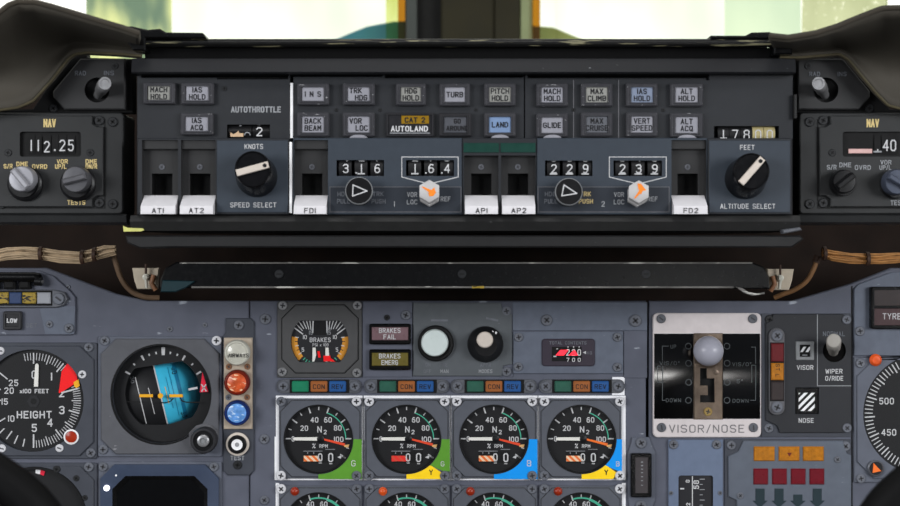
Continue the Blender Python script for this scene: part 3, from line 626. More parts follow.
def heading(label, x0, x1, cells, wins, vals, tri, hexa, num, dark, rot, gold, hx, dots):
    t = T('heading_panel', label, 'control panel', (x0 + x1) / 2, 176, YL)
    (wa, wb) = wins
    frame_box(t, x0, x1, [rect(a, 140, b, 213.5) for a, b, _ in cells] + [rect(*wa), rect(*wb)])
    for a, b, s in cells: toggle(t, a, b, s)
    drum_window(t, *wa, vals[0], dots[0], under=dark); drum_window(t, *wb, vals[1], dots[1], under=dark)
    xa, xb = [(330, 461), (538, 669)][dark]
    q = t.mb(); q.box(xa, 187, xb, 212, 0, .6, 'afcs_inset', .4); q.line([(xa, 187), (xb, 187), (xb, 212), (xa, 212), (xa, 187)], .7, .8, 'rim_grey'); t.add('inset_plate', q)
    q = t.mb(); u0, u1 = wb[0] - 5, wb[2] + 5; q.line([(u0 + .8, 157), (u1 - .8, 157), (u1 - .8, 177), (hx, 184), (u0 + .8, 177), (u0 + .8, 157)], .75, .3, 'print_white'); t.print_on(q)
    kx, ky = tri
    q = t.mb(); kx, ky = kx + 1.6 * (1 if kx < 450 else -1) - (.6 if kx > 450 else 0), ky + 2.2; q.lathe(kx, ky + 2, [(12.5, .6), (12.5, 8), (13.4, 9), (13.8, 15.6), (13.6, 17.2, 'rim_pale'), (12.8, 17.8, 'rim_pale'), (12.6, 17.4), (0, 17.4)], 'knob_black', 40, slant=(0, -.1)); ky -= -.3; k = t.add('heading_knob', q, label='black knob with a white outlined triangle')
    q = t.mb(); P = [(-6, -5.5), (8, 0), (-6, 5.5)]; c, s_ = math.cos(R(rot)), math.sin(R(rot)); P = [(kx + x * c + y * s_, ky + y * c - x * s_) for x, y in P]; q.line(P + P[:1], 1.1, 17.9, 'print_white'); t.add('triangle_mark', q, k)
    q = t.mb(); hexa = (hexa[0] + (.6 if hexa[0] < 450 else -1.6), hexa[1] + 1.2); q.lathe(hexa[0], hexa[1] + 5.5, [(7, .6), (7, 3), (10.6, 3), (11, 8), (9, 8.6), (9, 10), (10.8, 10), (11.2, 17.5), (9.6, 18.5), (0, 18.5)], 'hex_grey', 6, a0=R(90), slant=(0, -.3)); k = t.add('source_knob', q, label='pale hexagonal knob with an orange arrow')
    q = t.mb(); x, y = hexa
    if dark: A = [((x - 4.5, y + 7), (x + 3, y - 2), 2.6)]; H = [(x - 1.5, y - 8), (x + 2, y - 7.5), (x + 7, y - 1), (x + 3.5, y - .5), (x + 2, y + 3), (x - 1, y - 3.5)]
    else: A = [((x - 7, y - 4), (x + 2, y + 1), 2.6)]; H = [(x - 1, y + 2), (x + 5, y - 3.5), (x + 6.5, y + 1.5), (x + 4, y + 5), (x, y + 5.5)]
    for a, b, w in A: q.rib(a, b, 1.0, 18.8, 'orange', 0, 3.6)
    q.poly(H, 18.9, 'orange'); t.add('arrow_mark', q, k)
    g = 'print_gold' if gold else 'print_grey'
    lett(t, [('HDG', kx - 17, 194, 4.6, 'print_dim', 11), ('PULL', kx - 16.5, 201.3, 4.6, 'print_dim', 13), ('TRK', kx + 18, 194, 4.6, g if gold else 'print_dim', 11), ('PUSH', kx + 18.5, 201.3, 4.6, g if gold else 'print_dim', 14),
             (num, [394.5, 603][dark], 204, 5.5, 'print_grey'), ('VOR', hexa[0] - 17.5, 194.6, 4.8, 'print_grey', 10), ('LOC', hexa[0] - 17.5, 202, 4.8, 'print_grey', 10.5), ('REF', hexa[0] + 16, 199, 4.8, 'print_grey', 10)], d=.85, wt=.15)
heading('blue grey heading panel with FD1 lever and counters reading 316 and 164', 293, 462, [(294, 328, 'FD1')], [(336.5, 160, 384, 176), (406, 160, 454, 176)], ('316', '164'), (358.5, 189), (429, 190.5), '1', 0, -2, False, 429, ((1,), (1, 2)))
t = T('autopilot_engage_panel', 'narrow grey panel with the white AP1 and AP2 levers under a dark green strip', 'control panel', 499, 176, YL)
frame_box(t, 462.5, 536.5, [rect(464, 155.5, 498.5, 213.5), rect(501, 155.5, 535.5, 213.5)], m='afcs_grey')
q = t.mb(); q.box(463.5, 143, 499, 152.5, 0, .8, 'green_strip', .3); q.box(500.5, 143, 535.5, 152.5, 0, .8, 'green_strip', .3); t.add('green_strip', q, label='dark green strip')
toggle(t, 464, 498.5, 'AP1'); toggle(t, 501, 535.5, 'AP2')
heading('blue grey heading panel with FD2 lever and counters reading 229 and 239', 537, 707.5, [(671.5, 706.5, 'FD2')], [(545, 160.5, 592.5, 176), (613.5, 160.5, 662, 176)], ('229', '239'), (569.5, 190), (638, 191), '2', 1, -12, True, 638, ((), ()))
t = T('altitude_select_panel', 'blue grey panel with one black knob marked FEET and ALTITUDE SELECT', 'control panel', 750, 176, YL)
frame_box(t, 708, 792, m='afcs_grey')
q = t.mb(); q.box(709, 140.5, 790, 212.5, 0, 1, 'afcs_blue', .5); t.add('blue_plate', q, label='blue grey plate under the knob')
round_knob(t, 745, 179, 49, 'black knob with its pointer bar tilted up')
lett(t, [('FEET', 747, 147.5, 5, 'print_white', 14.5), ('ALTITUDE SELECT', 747.5, 206.3, 5, 'print_white', 55)], d=1.3, wt=.13)

# ---- NAV radio panels
YN = -0.095
def nav(label, mir):
    ox = 52 if not mir else 868
    X = (lambda x: x) if not mir else (lambda x: 922.5 - x)
    t = T('navigation_radio_panel', label, 'radio panel', ox, 162, YN)
    xs = sorted((X(-40), X(123)))
    q = t.mb(); q.plate(rrect(xs[0], 112.5, xs[1], 214, 4), [], -50, 0, 'nav_box', 1.2); t.add('case', q)
    q = t.mb(); q.xsweep(xs[0], xs[1] + (3 if not mir else 0), [(213.5, -40), (213.8, -3), (216, 0), (222, -2), (224.5, -8), (224.5, -40)], 'nav_box'); t.add('bottom_rail', q)
    a, b = (21, 82) if not mir else (841.5, 912)
    win = rrect(a, 132, b, 157, 2.5, 3)
    plate = [(X(-30), 116), (X(93), 116), (X(93), 124), (X(98), 127), (X(104), 127), (X(104), 196), (X(98), 196), (X(93), 199.5), (X(93), 207), (X(-30), 207)]
    q = t.mb(); q.plate(plate, [win], 0, 4, 'nav_grey', .8, 'slot_black'); t.add('face_plate', q)
    q = t.mb(); q.line([(X(104.8), 120), (X(104.8), 208), (X(-30), 208)], 1.2, .3, 'slot_black'); t.add('gap_line', q)
    for x, y in ((99.5, 120.5), (113, 122), (99.5, 203), (113, 204)) + (() if mir else ((2.5, 120), (2, 204))): t.screw(X(x), y, 4.8, 'screw_black' if not mir else 'screw_black', .3)
    for x, y in ((9.5, 153), (91.5, 153)): t.screw(X(x), y + (0 if not mir else 0), 3.6, 'screw_black', 4)
    q = t.mb(); q.box(a, 132, b, 157, .1, .5, 'slot_black'); c = t.add('frequency_counter', q)
    s = '112.25' if not mir else '.40'
    pos = (32, 38.5, 47.5, 56, 63.5, 72) if not mir else (880, 885, 893)
    pos = (32, 39, 47.5, 55.5, 63, 71.5) if not mir else (877, 885, 892.5)
    for ch, x in zip(s, pos):
        q = t.mb()
        w = 3.2 if ch in '.1' else 3.9
        q.xsweep(x - w, x + w, [(134, .5), (139, 1.6), (145, 2.0), (151, 1.6), (155, .5)], 'slot_black'); q.text(ch, x, 145.6 + (1.3 if ch == '2' and x < 50 else 0), 11.4, 2.3, 'print_white', wt=.115, sx=.72 if ch != '.' else 1.0)
        t.add('digit_drum' if ch != '.' else 'decimal_point', q, c)
    if mir:
        q = t.mb(); q.box(848, 149, 871.5, 153.5, 1, 2.4, 'flag_pink', .4); q.box(873, 151, 881, 152.6, 1, 2.2, 'print_grey'); t.add('warning_flag', q, c, label='pale pink bar')
    def selector(cx, cy, r0, r, ang, m, lab, bx, by):
        q = t.mb(); q.lathe(bx, by, [(r0, 4), (r0, 7), (r0 - 1.5, 8.5), (r + 1.5, 9), (r + 1, 12)], 'knob_black', 40); k = t.add('selector_knob', q, label=lab)
        q = t.mb(); q.lathe(cx, cy, [(r + .6, 11), (r, 15), (r, 20), (r - 1, 21.5), (0, 22.4)], m, 40)
        cc, ss = math.cos(R(ang)), -math.sin(R(ang)); A = (cx - cc * (r - 1), cy - ss * (r - 1)); Bq = (cx + cc * (r - 1), cy + ss * (r - 1)); nx, ny = -ss * 3.1, cc * 3.1
        q.prism([(A[0] - nx, A[1] - ny), (Bq[0] - nx, Bq[1] - ny), (Bq[0] + nx, Bq[1] + ny), (A[0] + nx, A[1] + ny)], 20, 27, m, 1.5); t.add('knob_cap', q, k)
    if not mir:
        selector(28, 180, 17.5, 12.6, -50, 'knob_metal', 'grey metal knob turned down to the right', 27, 184); selector(81, 180.5, 17.5, 13, 14, 'knob_darkmetal', 'dark metal knob turned nearly level', 79.5, 184)
        lett(t, [('NAV', 51, 123.5, 8.5, 'print_gold', 12.5), ('S/R', 9.5, 166.5, 4.6, 'print_gold', 9), ('DME', 23.5, 164.3, 4.6, 'print_gold', 11.5), ('OVRD', 41, 166.8, 4.6, 'print_gold', 15), ('VOR', 63.5, 161.8, 4.6, 'print_gold', 11), ('UP/L', 62, 166.8, 4.6, 'print_gold', 11.5), ('DME', 92.5, 161.8, 4.6, 'print_gold', 11.5), ('DN/R', 92.5, 166.8, 4.6, 'print_gold', 11.5), ('TESTS', 77.5, 202.6, 4.8, 'print_gold', 18)], d=4.3, wt=.17)
    else:
        selector(838.5, 182.5, 13, 11.6, 38, 'knob_black', 'small black knob turned up to the right', 841, 183.5); selector(890.5, 183, 14.5, 12.5, -30, 'knob_greyblue', 'bluish knob cut by the picture edge', 893, 184.5)
        lett(t, [('NAV', 871.5, 123.5, 8.5, 'print_gold', 12.5), ('S/R', 830.5, 167.5, 4.8, 'print_grey', 9.5), ('DME', 844, 165.2, 4.8, 'print_grey', 12), ('OVRD', 861.5, 167.8, 4.8, 'print_grey', 16), ('VOR', 884.5, 162.6, 4.6, 'print_grey', 11), ('UP/L', 884, 167.8, 4.6, 'print_grey', 12), ('TESTS', 898, 203, 4.8, 'print_grey', 18)], d=4.3, wt=.17)
nav('black navigation radio panel at the left of the glareshield reading 112.25', False)
nav('black navigation radio panel at the right of the glareshield reading .40', True)
def source(label, mir):
    X = (lambda x: x) if not mir else (lambda x: 923 - x)
    t = T('source_switch_panel', label, 'switch panel', X(96), 85, YN)
    q = t.mb(); q.prism([(X(-30), 110), (X(30), 108), (X(66), 54), (X(83), 50), (X(85), (50 if mir else 56.4)), (X(131), (50 if mir else 57.4)), (X(131), 112), (X(-30), 112)], -24, -9, 'black_matt', 1); t.add('backing', q)
    q = t.mb(); q.plate([(X(80), 58.5), (X(125), 58.5), (X(125), 109.5), (X(64), 109.5), (X(53), 97), (X(53), 91)], [circ(X(97), 90, 12.5, 32)], -9, 0, 'switch_plate', 1.2, 'slot_black'); t.add('face_plate', q)
    t.screw(X(51), 107.5, 4.2, 'screw_black', -9); t.screw(X(115), 66, 3.4, 'screw_black', 0)
    q = t.mb(); sl = ((X(105) - X(95)) / 22 * 1.05, -5.5 / 22)
    q.lathe(X(100), 91.5, [(4.5, -9), (4.8, 0), (6.3, 5), (6.6, 12), (6.9, 12.5), (6.9, 20), (6.2, 22), (4.5, 22), (4.2, 21.2), (0, 21.2)], 'steel', 28, slant=sl); t.add('switch_lever', q, label='grey metal toggle lever')
    if not mir: lett(t, [('RAD', 80.5, 73.2, 4.6, 'print_dim', 11), ('INS', 109, 73, 4.6, 'print_dim', 10)], d=.3)
    else: lett(t, [('RAD', 814.5, 74, 4.4, 'print_dim', 11), ('INS', 842, 74, 4.4, 'print_dim', 9)], d=.3)
source('dark switch plate above the left radio, its grey toggle leaning right', False)
source('dark switch plate above the right radio, its grey toggle leaning left', True)

# ---- glareshield hoods at both sides
def hood(label, outer, inner, gx):
    t = T('glareshield_hood', label, 'glareshield hood', outer[len(outer) // 2][0], 60, YN)
    NU, NV = 60, 12
    def resample(p, n):
        L = [0]
        for a, b in zip(p, p[1:]): L.append(L[-1] + math.hypot(b[0] - a[0], b[1] - a[1]))
        out = []
        for i in range(n + 1):
            s_ = L[-1] * i / n; k = max(j for j in range(len(L)) if L[j] <= s_ + 1e-9); k = min(k, len(p) - 2)
            f = (s_ - L[k]) / (L[k + 1] - L[k]); out.append((p[k][0] + (p[k + 1][0] - p[k][0]) * f, p[k][1] + (p[k + 1][1] - p[k][1]) * f))
        return out
    O, I = resample(outer, NU), resample(inner, NU)
    q = t.mb(); idx = []
    for j in range(NV + 1):
        v = j / NV; row = []
        for i in range(NU + 1):
            x = O[i][0] + (I[i][0] - O[i][0]) * v; y = O[i][1] + (I[i][1] - O[i][1]) * v
            yy = -0.165 + 0.058 * v + 0.028 * math.sin(math.pi * v)
            w = WP(x, y, yy) - WP(t.ox, t.oy, t.y); q.v.append(tuple(w)); row.append(len(q.v) - 1)
        idx.append(row)
    for j in range(NV):
        for i in range(NU): q.face((idx[j][i], idx[j][i + 1], idx[j + 1][i + 1], idx[j + 1][i]), 'hood')
    o = t.add('hood_shell', q); sm = o.modifiers.new('thickness', 'SOLIDIFY'); sm.thickness = 0.004; sm.offset = 0
    def edge(pts, yy, r, m, name):
        q = t.mb(); k = SY(yy) / t.sc
        P = [((x - 450) * k + 450, (y - 253) * k + 253, (t.y - yy) / t.sc) for x, y in pts]
        q.tube(P, r, m, 8); t.add(name, q)
    edge(O, -0.166, 2.0, 'hood_outer', 'edge_binding'); edge(I, -0.109, 1.3, 'gasket', 'gasket')
hood('brown grey padded hood curving over the left radio panel',
     [(-40, 45), (-12, 22), (0, 12.5), (9, 5.5), (18, 2), (35, 2.5), (52, 7), (75, 14), (100, 21.5), (122, 28), (139, 34)],
     [(-40, 114), (-15, 112), (0, 110), (18, 107.5), (33, 101), (52, 80), (68, 59), (75, 54), (88, 52.5), (120, 54), (142, 56)], 0)
hood('brown grey padded hood curving over the right radio panel',
     [(769, 36), (788, 38), (816, 33.5), (838, 26.5), (851, 21), (876, 11), (883.5, 8.5), (900, 8), (925, 12), (950, 30)],
     [(780, 57), (800, 57.5), (839.6, 54), (849, 60), (862, 76), (876, 93), (888.5, 105.5), (900, 108.5), (925, 111), (950, 113)], 1)

# ---- flood light bar, cable looms and brackets under the glareshield
t = T('flood_light_bar', 'long glossy black light bar hanging under the glareshield', 'light bar', 465, 275, -0.075)
def barpts(e): return [(176 - e, 262), (752 + e, 262), (764 + e, 267), (769 + e, 277), (770 + e, 289), (735, 289), (728, 288), (190, 288), (160 - e, 288), (160 - e, 280), (165 - e, 268)]
q = t.mb(); q.prism(barpts(0), -40, 0, 'black_gloss', 1.5); t.add('reflector', q)
q = t.mb(); q.tube([(180, 263, 1), (752, 263, 1)], .75, 'edge_wear', 8); t.add('edge_bead', q, label='worn bright edge')
q = t.mb(); q.tube([(192, 287.2, 2), (733, 287.2, 2)], .95, 'edge_wear', 8); t.add('edge_bead', q, label='worn bright edge')
q = t.mb(); q.prism([(163, 280), (196, 281), (186, 288), (176, 292), (161, 292)], 0, 3, 'teal_dark', 1); t.add('end_plate', q, label='dark teal end plate')
q = t.mb(); q.prism([(735, 286.5), (742, 288), (748, 292), (757, 293.5), (764, 292), (764, 294), (752, 295.5), (744, 293)], 0, 3, 'edge_wear', .5); t.add('end_clip', q)
q = t.mb(); q.box(472, 285.8, 484, 288.2, 2, 3.2, 'marker_yellow'); t.add('paint_mark', q, label='small yellow paint mark')
for x, y in ((279, 274), (462, 274), (646, 274)): t.screw(x, y, 4.5, 'screw_black', 0, 'slot', 0)
def loom(label, pts, m, ties, n):
    t = T('cable_loom', label, 'cable loom', pts[0][0], pts[0][1], -0.045)
    for k in range(n):
        dy = (k - (n - 1) / 2) * 1.75; ph = random.uniform(0, 6)
        q = t.mb(); q.tube([(x, y + dy * (1 if 0 < i < len(pts) - 1 else .7) + .5 * math.sin(x * .13 + ph), 2.5 * math.sin(k * 1.9) + 1) for i, (x, y) in enumerate(pts)], 1.05, m, 7); t.add('wire', q)
    for x, y in ties:
        q = t.mb(); q.lathe(0, 0, [(0, 0)], 'tie_dark') if False else None
        q.tube([(x - 1.6, y, 1), (x + 1.6, y, 1)], 7.2, 'tie_dark', 14); t.add('tie', q)
loom('beige cable loom with dark ties under the left radio', [(-12, 256), (0, 255.5), (8, 254), (25, 252.5), (40, 253.5), (60, 257), (80, 257.5), (92, 255.5), (104, 252), (116, 250)], 'wire_beige', ((41.5, 253.5), (83, 257), (95, 254.5)), 7)
loom('orange brown cable loom with one tie under the right radio', [(822, 253), (832, 256), (850, 258), (865, 259), (880, 259), (895, 257.5), (915, 257)], 'wire_brown', ((867, 259), (824, 253.5)), 6)
def bent(label, path, r, m):
    t = T('cable', label, 'cable', path[0][0], path[0][1], -0.035)
    P = []
    for a, b, c_, d_ in zip([path[0]] + path, path, path[1:], path[2:] + [path[-1]]):
        for k in range(6):
            u = k / 6; P.append(tuple(.5 * (2 * b[i] + (c_[i] - a[i]) * u + (2 * a[i] - 5 * b[i] + 4 * c_[i] - d_[i]) * u * u + (3 * b[i] - a[i] - 3 * c_[i] + d_[i]) * u ** 3) for i in range(3)))
    P.append(path[-1]); q = t.mb(); q.tube(P, r, m, 12); t.add('sheath', q)
    q = t.mb(); q.tube([path[0], tuple(Vector(path[0]) + (Vector(path[1]) - Vector(path[0])).normalized() * 7)], r + 1.3, 'tie_dark', 12); t.add('end_sleeve', q)
bent('thick brown cable curving down at the left end of the light bar', [(113, 250, 4), (117, 264, 4), (122, 279, 2), (131, 291, 0), (144, 297, -2), (158, 298, -6)], 2.7, 'cable_brown')
bent('thick tan cable curving down at the right end of the light bar', [(817, 256, 4), (813, 268, 4), (806, 281, 2), (794, 290, 0), (784, 294, -2), (776, 298, -6)], 2.5, 'cable_tan')
def bracket(label, x, y, mir):
    t = T('light_bracket', label, 'bracket', x, y, -0.05); f = -1 if mir else 1
    q = t.mb(); q.prism([(x - 14 * f, y - 12), (x + 13 * f, y - 12), (x + 11 * f, y + 9), (x - 9 * f, y + 9), (x - 12 * f, y)], -6, 0, 'bracket_cream', .8); t.add('back_plate', q)
    q = t.mb(); q.lathe(x + 1 * f, y - 3, [(3.4, 0), (3.4, 6), (2.4, 6.5), (2.4, 9), (0, 9.5)], 'lamp_white', 18); q.tube([(x + 1 * f, y - 1, 5), (x + 2 * f, y + 8, 5)], 1.6, 'lamp_white'); q.tube([(x + f, y - 16, 5), (x + f, y - 4, 5)], 1.2, 'tie_dark'); t.add('connector', q, label='white connector')
    q = t.mb(); q.tube([(x + 9 * f, y - 5, 5), (x + 7 * f, y + 3, 6), (x + 11 * f, y + 10, 5)], 2.6, 'screw_brown'); t.add('wire', q, label='rust brown wire')
bracket('cream bracket with white connector at the left end of the light bar', 146, 280, False)
bracket('cream bracket with white connector at the right end of the light bar', 780, 281, True)

# ============================================================ ENGINE GAUGES
def pane(t, shape, d, name='glass'):
    q = t.mb(); q.poly(shape, d, 'instrument_glass'); return t.add(name, q)
def engine_gauge(cx, cy, label, group, idx, upper):
    """round engine gauge in a square flange; needle, striped flag and two digit drums behind glass"""
    t = T('engine_gauge', label, 'gauge', cx, cy, 0, group)
    x0, x1, y0, y1 = cx - 42.6, cx + 43.6, cy - 43, cy + 41.5
    L, Rr = (3.0 if idx == 0 else .5), (3.6 if idx == 3 else .5)
    if upper:
        q = t.mb(); q.prism([(x0 - .3, y0), (x1 + (.8 if idx == 3 else .2), y0), (x1 + (.8 if idx == 3 else .2), y1), (x0 - (1.6 if idx == 0 else .3), y1), (x0 - (1.6 if idx == 0 else .3), cy - 2), (x0 - .3, cy - 2)], .1, .35, 'tape_white'); t.add('white_tape', q, label='white tape border')
    elif idx in (0, 3):
        q = t.mb(); xx = (x0 - .5, x0 + 3) if idx == 0 else (x1 - 3, x1 + .8); q.box(xx[0], y0, xx[1], y1, .1, .35, 'tape_white'); t.add('white_tape', q, label='white tape border')
    r = 34.3
    q = t.mb(); fx0, fx1, fy0, fy1 = x0 + L, x1 - Rr, y0 + 2.6, y1 - 2.0
    q.plate(rect(fx0, fy0, fx1, fy1), [circ(cx, cy, r, 56)], .1, 3.0, 'engine_grey', .6, 'bezel_black')
    c = 13; OC = [(fx0 + 13, fy0 + 2), (fx1 - 13, fy0 + 2), (fx1 - 2, fy0 + 13), (fx1 - 2, fy1 - 13), (fx1 - 13, fy1 - 2), (fx0 + 13, fy1 - 2), (fx0 + 2, fy1 - 13), (fx0 + 2, fy0 + 13)]
    q.line(OC + OC[:1], 1.1, 3.12, 'rail')
    q.plate(OC, [circ(cx, cy, r, 56)], 3.0, 4.4, 'engine_grey', .6, 'bezel_black'); t.add('flange', q)
    if upper:
        q = t.mb(); e = 4.55
        def sector(a0, a1, outer, m):
            inn = [(cx + (r + .6) * math.cos(R(a)), cy - (r + .6) * math.sin(R(a))) for a in [a0 + (a1 - a0) * i / 16 for i in range(17)]]
            q.poly(inn + outer, e, m)
        mcol = 'sector_green' if idx < 2 else 'sector_blue'
        q2 = idx in (1, 3)
        if q2:
            sector(0, -48, [(cx + 37, cy + 32), (fx1 + .2, cy + 32), (fx1 + .2, cy)], mcol); sector(-48, -90, [(cx, fy1 + .2), (fx1 - 9, fy1 + .2), (cx + 36, cy + 34), (cx + 25, cy + 26.5)], 'sector_yellow')
            q.text('G' if idx < 2 else 'B', cx + 36, cy + 24.5, 5, e + .2, 'print_white', wt=.12); q.text('Y', cx + 24.5, cy + 33, 5.5, e + .2, 'print_black', wt=.16)
        else:
            sector(0, -90, [(cx, fy1 + .2), (fx1 + .2, fy1 + .2), (fx1 + .2, cy)], mcol); q.text('G' if idx < 2 else 'B', cx + 35, cy + 24, 6, e + .2, 'print_white', wt=.12)
        t.add('colour_sector', q, label={0: 'green corner sector', 1: 'green and yellow corner sectors', 2: 'bright blue corner sector', 3: 'blue and yellow corner sectors'}[idx])
    k = 'screw_bright'; g = 'screw_grey'
    kinds = {(0, 1): (g, k, k, g), (1, 1): (k, k, g, g), (2, 1): (k, k, g, g), (3, 1): (k, k, g, k), (0, 0): (k, g, g, g), (1, 0): (g, g, g, g), (2, 0): (g, g, g, g), (3, 0): (g, k, g, g)}[(idx, int(upper))]
    for (x, y), m in list(zip(((x0 + 5.5, y0 + 5.3), (x1 - 5.5, y0 + 5.3), (x0 + 5.5, y1 - 5.3), (x1 - 5.5, y1 - 5.3)), kinds))[:4 if upper else 2]: t.screw(x, y, 4.8, m, 4.6 if upper else 3.0)
    dd = .5
    q = t.mb(); q.disc(cx, cy, r + .4, dd, 'dial_black', 56); e = dd + .15; w = 'print_white'
    for v in range(0, 121, 10):
        a = 180 - 1.8 * v; big = v % 20 == 0
        if v == 0: continue
        q.tick(cx, cy, 26.6 if big else 28.6, 32.6 if big else 31.8, a, 1.35 if big else 1.0, e, w)
    q.arc(cx, cy, 27, 72, 0, 1.0, e, 'arc_green')
    if upper:
        for s, x, y in (('20', -14.5, -10.5), ('40', -4.3, -18.8), ('60', 9.2, -18.8), ('80', 19, -10.7), ('100', 20, .6)): q.text(s, cx + x, cy + y, 5.4, e, w, wt=.16, sx=.9)
        q.rib((cx - 33, cy), (cx - 28, cy), 1.2, e, w); q.text('0', cx - 25.6, cy + .2, 5.2, e, w, wt=.15, sx=.8)
        q.text('N', cx + .8, cy - 9.3, 6.4, e, w, wt=.15, sx=.95); q.text('2', cx + 6.4, cy - 6.6, 4.4, e, w, wt=.17)
        q.text('%', cx - 4.8, cy + 7.2, 4.6, e, w, wt=.15); q.text('RPM', cx + 4.8, cy + 7.4, 3.6, e, w, wt=.17, sx=.9)
        q.prism([(cx + 18.5, cy + 18.6), (cx + 23.5, cy + 16), (cx + 22, cy + 20)], e - .1, e, w); q.tick(cx, cy, 30, 33, -36, 1, e, w)
    else:
        for s, x, y in (('20', -17, -12), ('40', -8.5, -22), ('60', 5, -22), ('80', 15, -14)): q.text(s, cx + x, cy + y, 5.2, e, w, wt=.16, sx=.9)
        q.arc(cx, cy, 28.2, 108, 40, 1.5, e, 'arc_green')
    face = t.add('dial_face', q)
    if upper:
        q = t.mb(); q.box(cx - 15.5, cy + 12.6, cx + 16.5, cy + 24, dd + .05, dd + .2, 'slot_black'); q.line([(cx - 15, cy + 12.4), (cx + 3.5, cy + 12.4)], .6, dd + .35, 'print_grey'); q.line([(cx + 7, cy + 10.6), (cx + 16, cy + 10.6)], .6, dd + .35, 'print_grey')
        for x in (-11, -5): q.rib((cx + x, cy + 13.4), (cx + x, cy + 15.2), .8, dd + .35, 'print_grey')
        c = t.add('digit_counter', q, face)
        q = t.mb(); hm = 'hatch_red' if idx == 1 else 'hatch_orange'; q.prism([(cx - 15, cy + 17), (cx - 1.5, cy + 17), (cx + 3, cy + 22.6), (cx - 15, cy + 22.6)], dd + .25, dd + .6, hm); t.add('warning_flag', q, face, label='%s striped flag' % ('red' if idx == 1 else 'orange'))
        for x, y, h in ((1.5, 18.6, 8), (12, 18.8, 9)):
            q = t.mb(); q.xsweep(cx + x - 3.6, cx + x + 3.6, [(cy + 13, dd + .2), (cy + 16, dd + .5), (cy + 19, dd + .6), (cy + 22, dd + .5), (cy + 24, dd + .2)], 'slot_black'); q.text('0', cx + x, cy + y, h, dd + .75, w, wt=.14, sx=.78)
            q.rib((cx + x - 1.5, cy + y + h * .5 + 1.6), (cx + x + 1.5, cy + y + h * .5 + 1.6), .8, dd + .75, w); t.add('digit_drum', q, face)
        q = t.mb(); q.prism([(cx - 25.5, cy - .9), (cx - 23, cy - 1.5), (cx - 1, cy - 1.7), (cx - 1, cy + 1.7), (cx - 23, cy + 1.5), (cx - 25.5, cy + .9)], 1.6, 2.2, 'needle_white'); q.lathe(cx + 1.5, cy, [(4, .6), (4, 1.8), (3, 2.4), (0, 2.4)], 'knob_black', 20); t.add('needle', q, label='white needle resting at zero')
        q = t.mb(); q.prism([(cx + 3, cy + .8), (cx + 4, cy - .6), (cx + 26.5, cy + 4.6), (cx + 25.6, cy + 7)], 1.2, 1.6, 'needle_red' if idx != 3 else 'needle_orange'); q.prism([(cx + 25, cy + 6.2), (cx + 30.8, cy + 5.6), (cx + 29.6, cy + 8.8), (cx + 25.6, cy + 8)], 1.0, 1.5, 'needle_tan'); t.add('limit_marker', q, label='red limit pointer with tan tip')
    else:
        q = t.mb(); q.lathe(cx - 23.5, cy - 35.5, [(4.2, 4), (4.2, 5), (3.4, 5.2), (3, 6.6), (1.6, 7.6), (0, 7.9)], 'lamp_darkred' if idx != 1 else 'lamp_orange', 24); t.add('warning_lamp', q, label='small dark red lamp')
    q = t.mb(); q.lathe(cx, cy, [(r + .3, 4.4), (r + .2, 5.2), (r - .9, 5.2), (r - 1.0, 3.0)], 'bezel_black', 56, cap=False); t.add('bezel_ring', q)
    pane(t, circ(cx, cy, r - .6, 48), 3.4)
LU = ['N2 gauge with an all green corner sector', 'N2 gauge with green and yellow corner sectors', 'N2 gauge with an all blue corner sector', 'N2 gauge with blue and yellow corner sectors']
LL = ['half seen gauge below the all green N2 gauge', 'half seen gauge below the green and yellow N2 gauge', 'half seen gauge below the all blue N2 gauge', 'half seen gauge below the blue and yellow N2 gauge']
XC = (318.8, 406.6, 493.8, 581.2)
for i, x in enumerate(XC): engine_gauge(x, 438.6, 'round black ' + LU[i], 'N2 engine gauges', i, True)
for i, x in enumerate(XC): engine_gauge(x, 526.0, LL[i] + ', small red lamp in its corner', 'engine gauges of the lower row', i, False)
for i, (s0, s1, b, nm) in enumerate(((283.5, 355, 292, 'all green'), (371, 442.5, 379.3, 'green and yellow'), (457.5, 530, 466.5, 'all blue'), (545.5, 618, 554, 'blue and yellow'))):
    t = T('annunciator_strip', 'green, brown and blue annunciator strip above the %s N2 gauge' % nm, 'annunciator', (s0 + s1) / 2, 386, 0, 'annunciator strips above the N2 gauges')
    if i == 3:
        q = t.mb(); q.box(612, 377, 624.5, 395, .1, .9, 'tape_white'); t.add('white_tape', q)
    q = t.mb(); P = rrect(s0 - 6.5, 379.2, s1 + 6.5, 393, 6.2, 6); q.prism(P, .9, 2.2, 'steel_dark', .5); q.box(b - 2, 379.4, b + 57.5, 392.6, 2.2, 2.9, 'black_matt', .4); t.add('housing', q)
    for x in (s0, s1): t.screw(x, 386, 5.2, 'screw_grey', 2.2)
    for k, (m, s) in enumerate((('ann_green' if i == 0 else 'ann_green_dim', ''), ('ann_brown', 'CON'), ('ann_blue', 'REV'))):
        q = t.mb(); x = b + k * 18.6; q.prism(rrect(x + .3, 380.6, x + 17.1, 391.6, 1.4, 3), 2.9, 4.8, m, 1.0)
        if s: q.text(s, x + 8.7, 386.2, 4.8, 4.95, 'print_black', wt=.14, sx=.95)
        t.add('lens', q, label=('green', 'brown', 'blue')[k] + ' lens' + (' lettered ' + s if s else ''))

